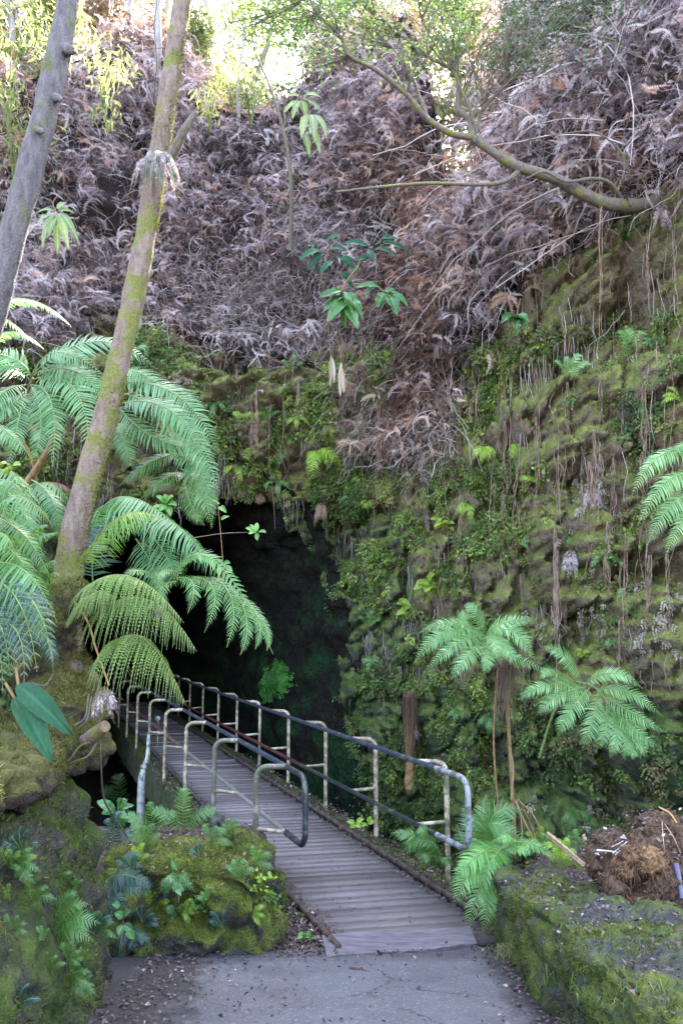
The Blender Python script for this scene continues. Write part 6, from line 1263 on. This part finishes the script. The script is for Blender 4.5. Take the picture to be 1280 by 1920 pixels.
# ---------------------------------------------------------------- leaf litter
M_litter = mat_leaf('fallen leaves', [(0, (.03, .02, .018)), (.4, (.09, .06, .055)), (.75, (.2, .14, .13)), (1, (.5, .42, .42))], .7, .3, .1)
def litter(n, fn, seed, size=.03):
    r = np.random.default_rng(seed); P = fn(r, n); m = len(P); a = r.uniform(0, 6.28, m); d = np.stack([np.cos(a), np.sin(a), .35 * r.normal(size=m)], 1); s_ = unit(np.cross(d, [0, 0, 1.] + .4 * r.normal(size=(m, 3)))); L = size * r.uniform(.4, 1.6, (m, 1)); P = P + [0, 0, .006]
    lift = np.array([0, 0, 1.]) * L * r.uniform(0, .3, (m, 1))
    V = np.stack([P, P + d * L * .5 + s_ * L * .28 + lift, P + d * L, P + d * L * .5 - s_ * L * .28 + lift], 1).reshape(-1, 3); return V, np.arange(4 * m).reshape(m, 4), np.repeat(np.clip(r.beta(1.6, 2.4, m), 0, 1), 4)
tm = TM()
def onpath(r, n):
    x = r.uniform(-1.35, 1.25, n); y = r.uniform(2.5, 6.6, n); e = np.minimum(1, np.exp(-(x + 1.3) / .45) + np.exp(-(1.1 - x) / .1) + np.exp(-(6.45 - y) / .14) + .014); k = r.random(n) < e; x, y = x[k], y[k]; return np.stack([x, y, zpath(y) + .016 - .03 * sstep(6.3, 6.62, y)], 1)
tm.add(*litter(9000, onpath, 1, .026))
for f, s in ((kL, -1), (kR, 1)):
    def onb(r, n, f=f, s=s): y = 6.7 + r.random(n) ** 1.4 * 9; return np.stack([f(y) + s * (.07 + .28 * r.random(n) ** 1.3), y, .015 + 0 * y], 1)
    tm.add(*litter(2600, onb, 2 + s, .03))
    def onk(r, n, f=f, s=s): y = 6.7 + r.random(n) ** 1.6 * 9; return np.stack([f(y) - s * np.abs(r.normal(0, .05, n)) - s * .01, y, .004 + 0 * y], 1)
    tm.add(*litter(900, onk, 12 + s, .022))
def onsoil(r, n): x = r.uniform(-2.1, -.5, n); y = r.uniform(6.3, 8.6, n); return np.stack([x, y, np.full(n, .49) + .03 * r.random(n) + (y < 7.3) * .13 + 0], 1)
def onright(r, n): x = r.uniform(1.25, 2.8, n); y = r.uniform(3.4, 7.2, n); return np.stack([x, y, .5 + zpath(y) + .04 + .05 * r.random(n) + .02], 1)
tm.add(*litter(700, lambda r, n: np.stack([r.uniform(-.8, .9, n) - .25, r.uniform(6.7, 12, n), np.full(n, .004)], 1), 9, .02))
tag(tm.build('leaf_litter', M_litter), 'small fallen leaves scattered on the path margins and bridge edges', 'leaf litter', kind='stuff')
tm = TM(); ts = []
rg = np.random.default_rng(91)
def drop(x0, x1, y0, y1, n, zt=3.):
    out = []
    for _ in range(n):
        x, y = rg.uniform(x0, x1), rg.uniform(y0, y1); best = -9
        for t in wallbvh + [gbvh]:
            h = t.ray_cast(Vector((x, y, zt)), Vector((0, 0, -1)))[0]
            if h is not None and h[2] > best: best = h[2]
        out.append((x, y, best + .004))
    return np.array(out)
for args in ((-2.1, -.4, 6.3, 8.8, 2600, 1.3), (1.15, 2.9, 3.2, 7.4, 3000, 2.), ): Pd = drop(*args); tm.add(*litter(len(Pd), lambda r, n, P=Pd: P, 55, .026))
Pd = drop(-.45, -.05, 6.2, 6.95, 260, 1.); tm.add(*litter(len(Pd), lambda r, n: Pd, 56, .035))
scrapP = np.concatenate([v[rg.choice(len(v), 500)] for v, _ in allV[:4]]) + rg.normal(size=(2000, 3)) * .02; tm.add(*litter(len(scrapP), lambda r, n: scrapP, 57, .035))
tag(tm.build('leaf_debris', M_litter), 'brown leaf debris lying on the wall tops and soil', 'leaf litter', kind='stuff')
for p, lab in ((((655, 1815, 5.98), (680, 1819, 5.96), (706, 1828, 5.92)), 'brown bark strip lying on the asphalt in front of the planks'), (((500, 1762, 6.35), (515, 1772, 6.3), (525, 1778, 6.3)), 'small broken stick by the left edge board'), (((600, 1735, 6.5), (590, 1745, 6.45), (575, 1752, 6.4)), 'short stick lying beside the small rosette')):
    q = [G(a, b, zpath(c_) + .03) for a, b, c_ in p]; o = thing('fallen_stick', q[1], lab, 'stick'); tm = TM(); tm.tube(spline(q, 12), np.linspace(.012, .006, 12), 5, wob=.4); tm.build('bark_strip', M_kerb, o)
# green patches on the tunnel wall, lamp glow put into their bright colour
def cave_hit(px, py):
    a, b = ray(px, py); d = Vector((a, 1, b)).normalized(); h, nn, _, _ = cavebvh.ray_cast(Vector((0, 0, H)), d); return (np.array(h), -np.array(nn) if Vector(nn).dot(d) > 0 else np.array(nn)) if h is not None else (None, None)
Q = []; Nq = []; r_ = random.Random(8)
for _ in range(420):
    u = r_.random(); a, b, s = r_.choice(((520, 1265, 16), (512, 1285, 14), (530, 1278, 12), (505, 1300, 9), (528, 1255, 8))); x, y = r_.gauss(a, s * .7), r_.gauss(b, s * .7); h, nn = cave_hit(x, y)
    if h is not None: Q.append(h); Nq.append(nn)
if Q:
    Q = np.array(Q); Nq = np.array(Nq); tm = TM(); scatter_tris(tm, [cover_proto(690 + k, 4, .1, .045) for k in range(3)], Q, Nq, 99, .6, 1.1, np.clip(.5 + .2 * rr.normal(size=len(Q)), 0, 1), None, off=(0, .03))
    tag(tm.build('cave_greenery', mat_leaf('cave green leaf', [(0, (.04, .14, .03)), (1, (.12, .34, .07))], .5, .3, .3)), 'bright green plants growing in a patch on the cave wall', 'ground cover', kind='stuff')
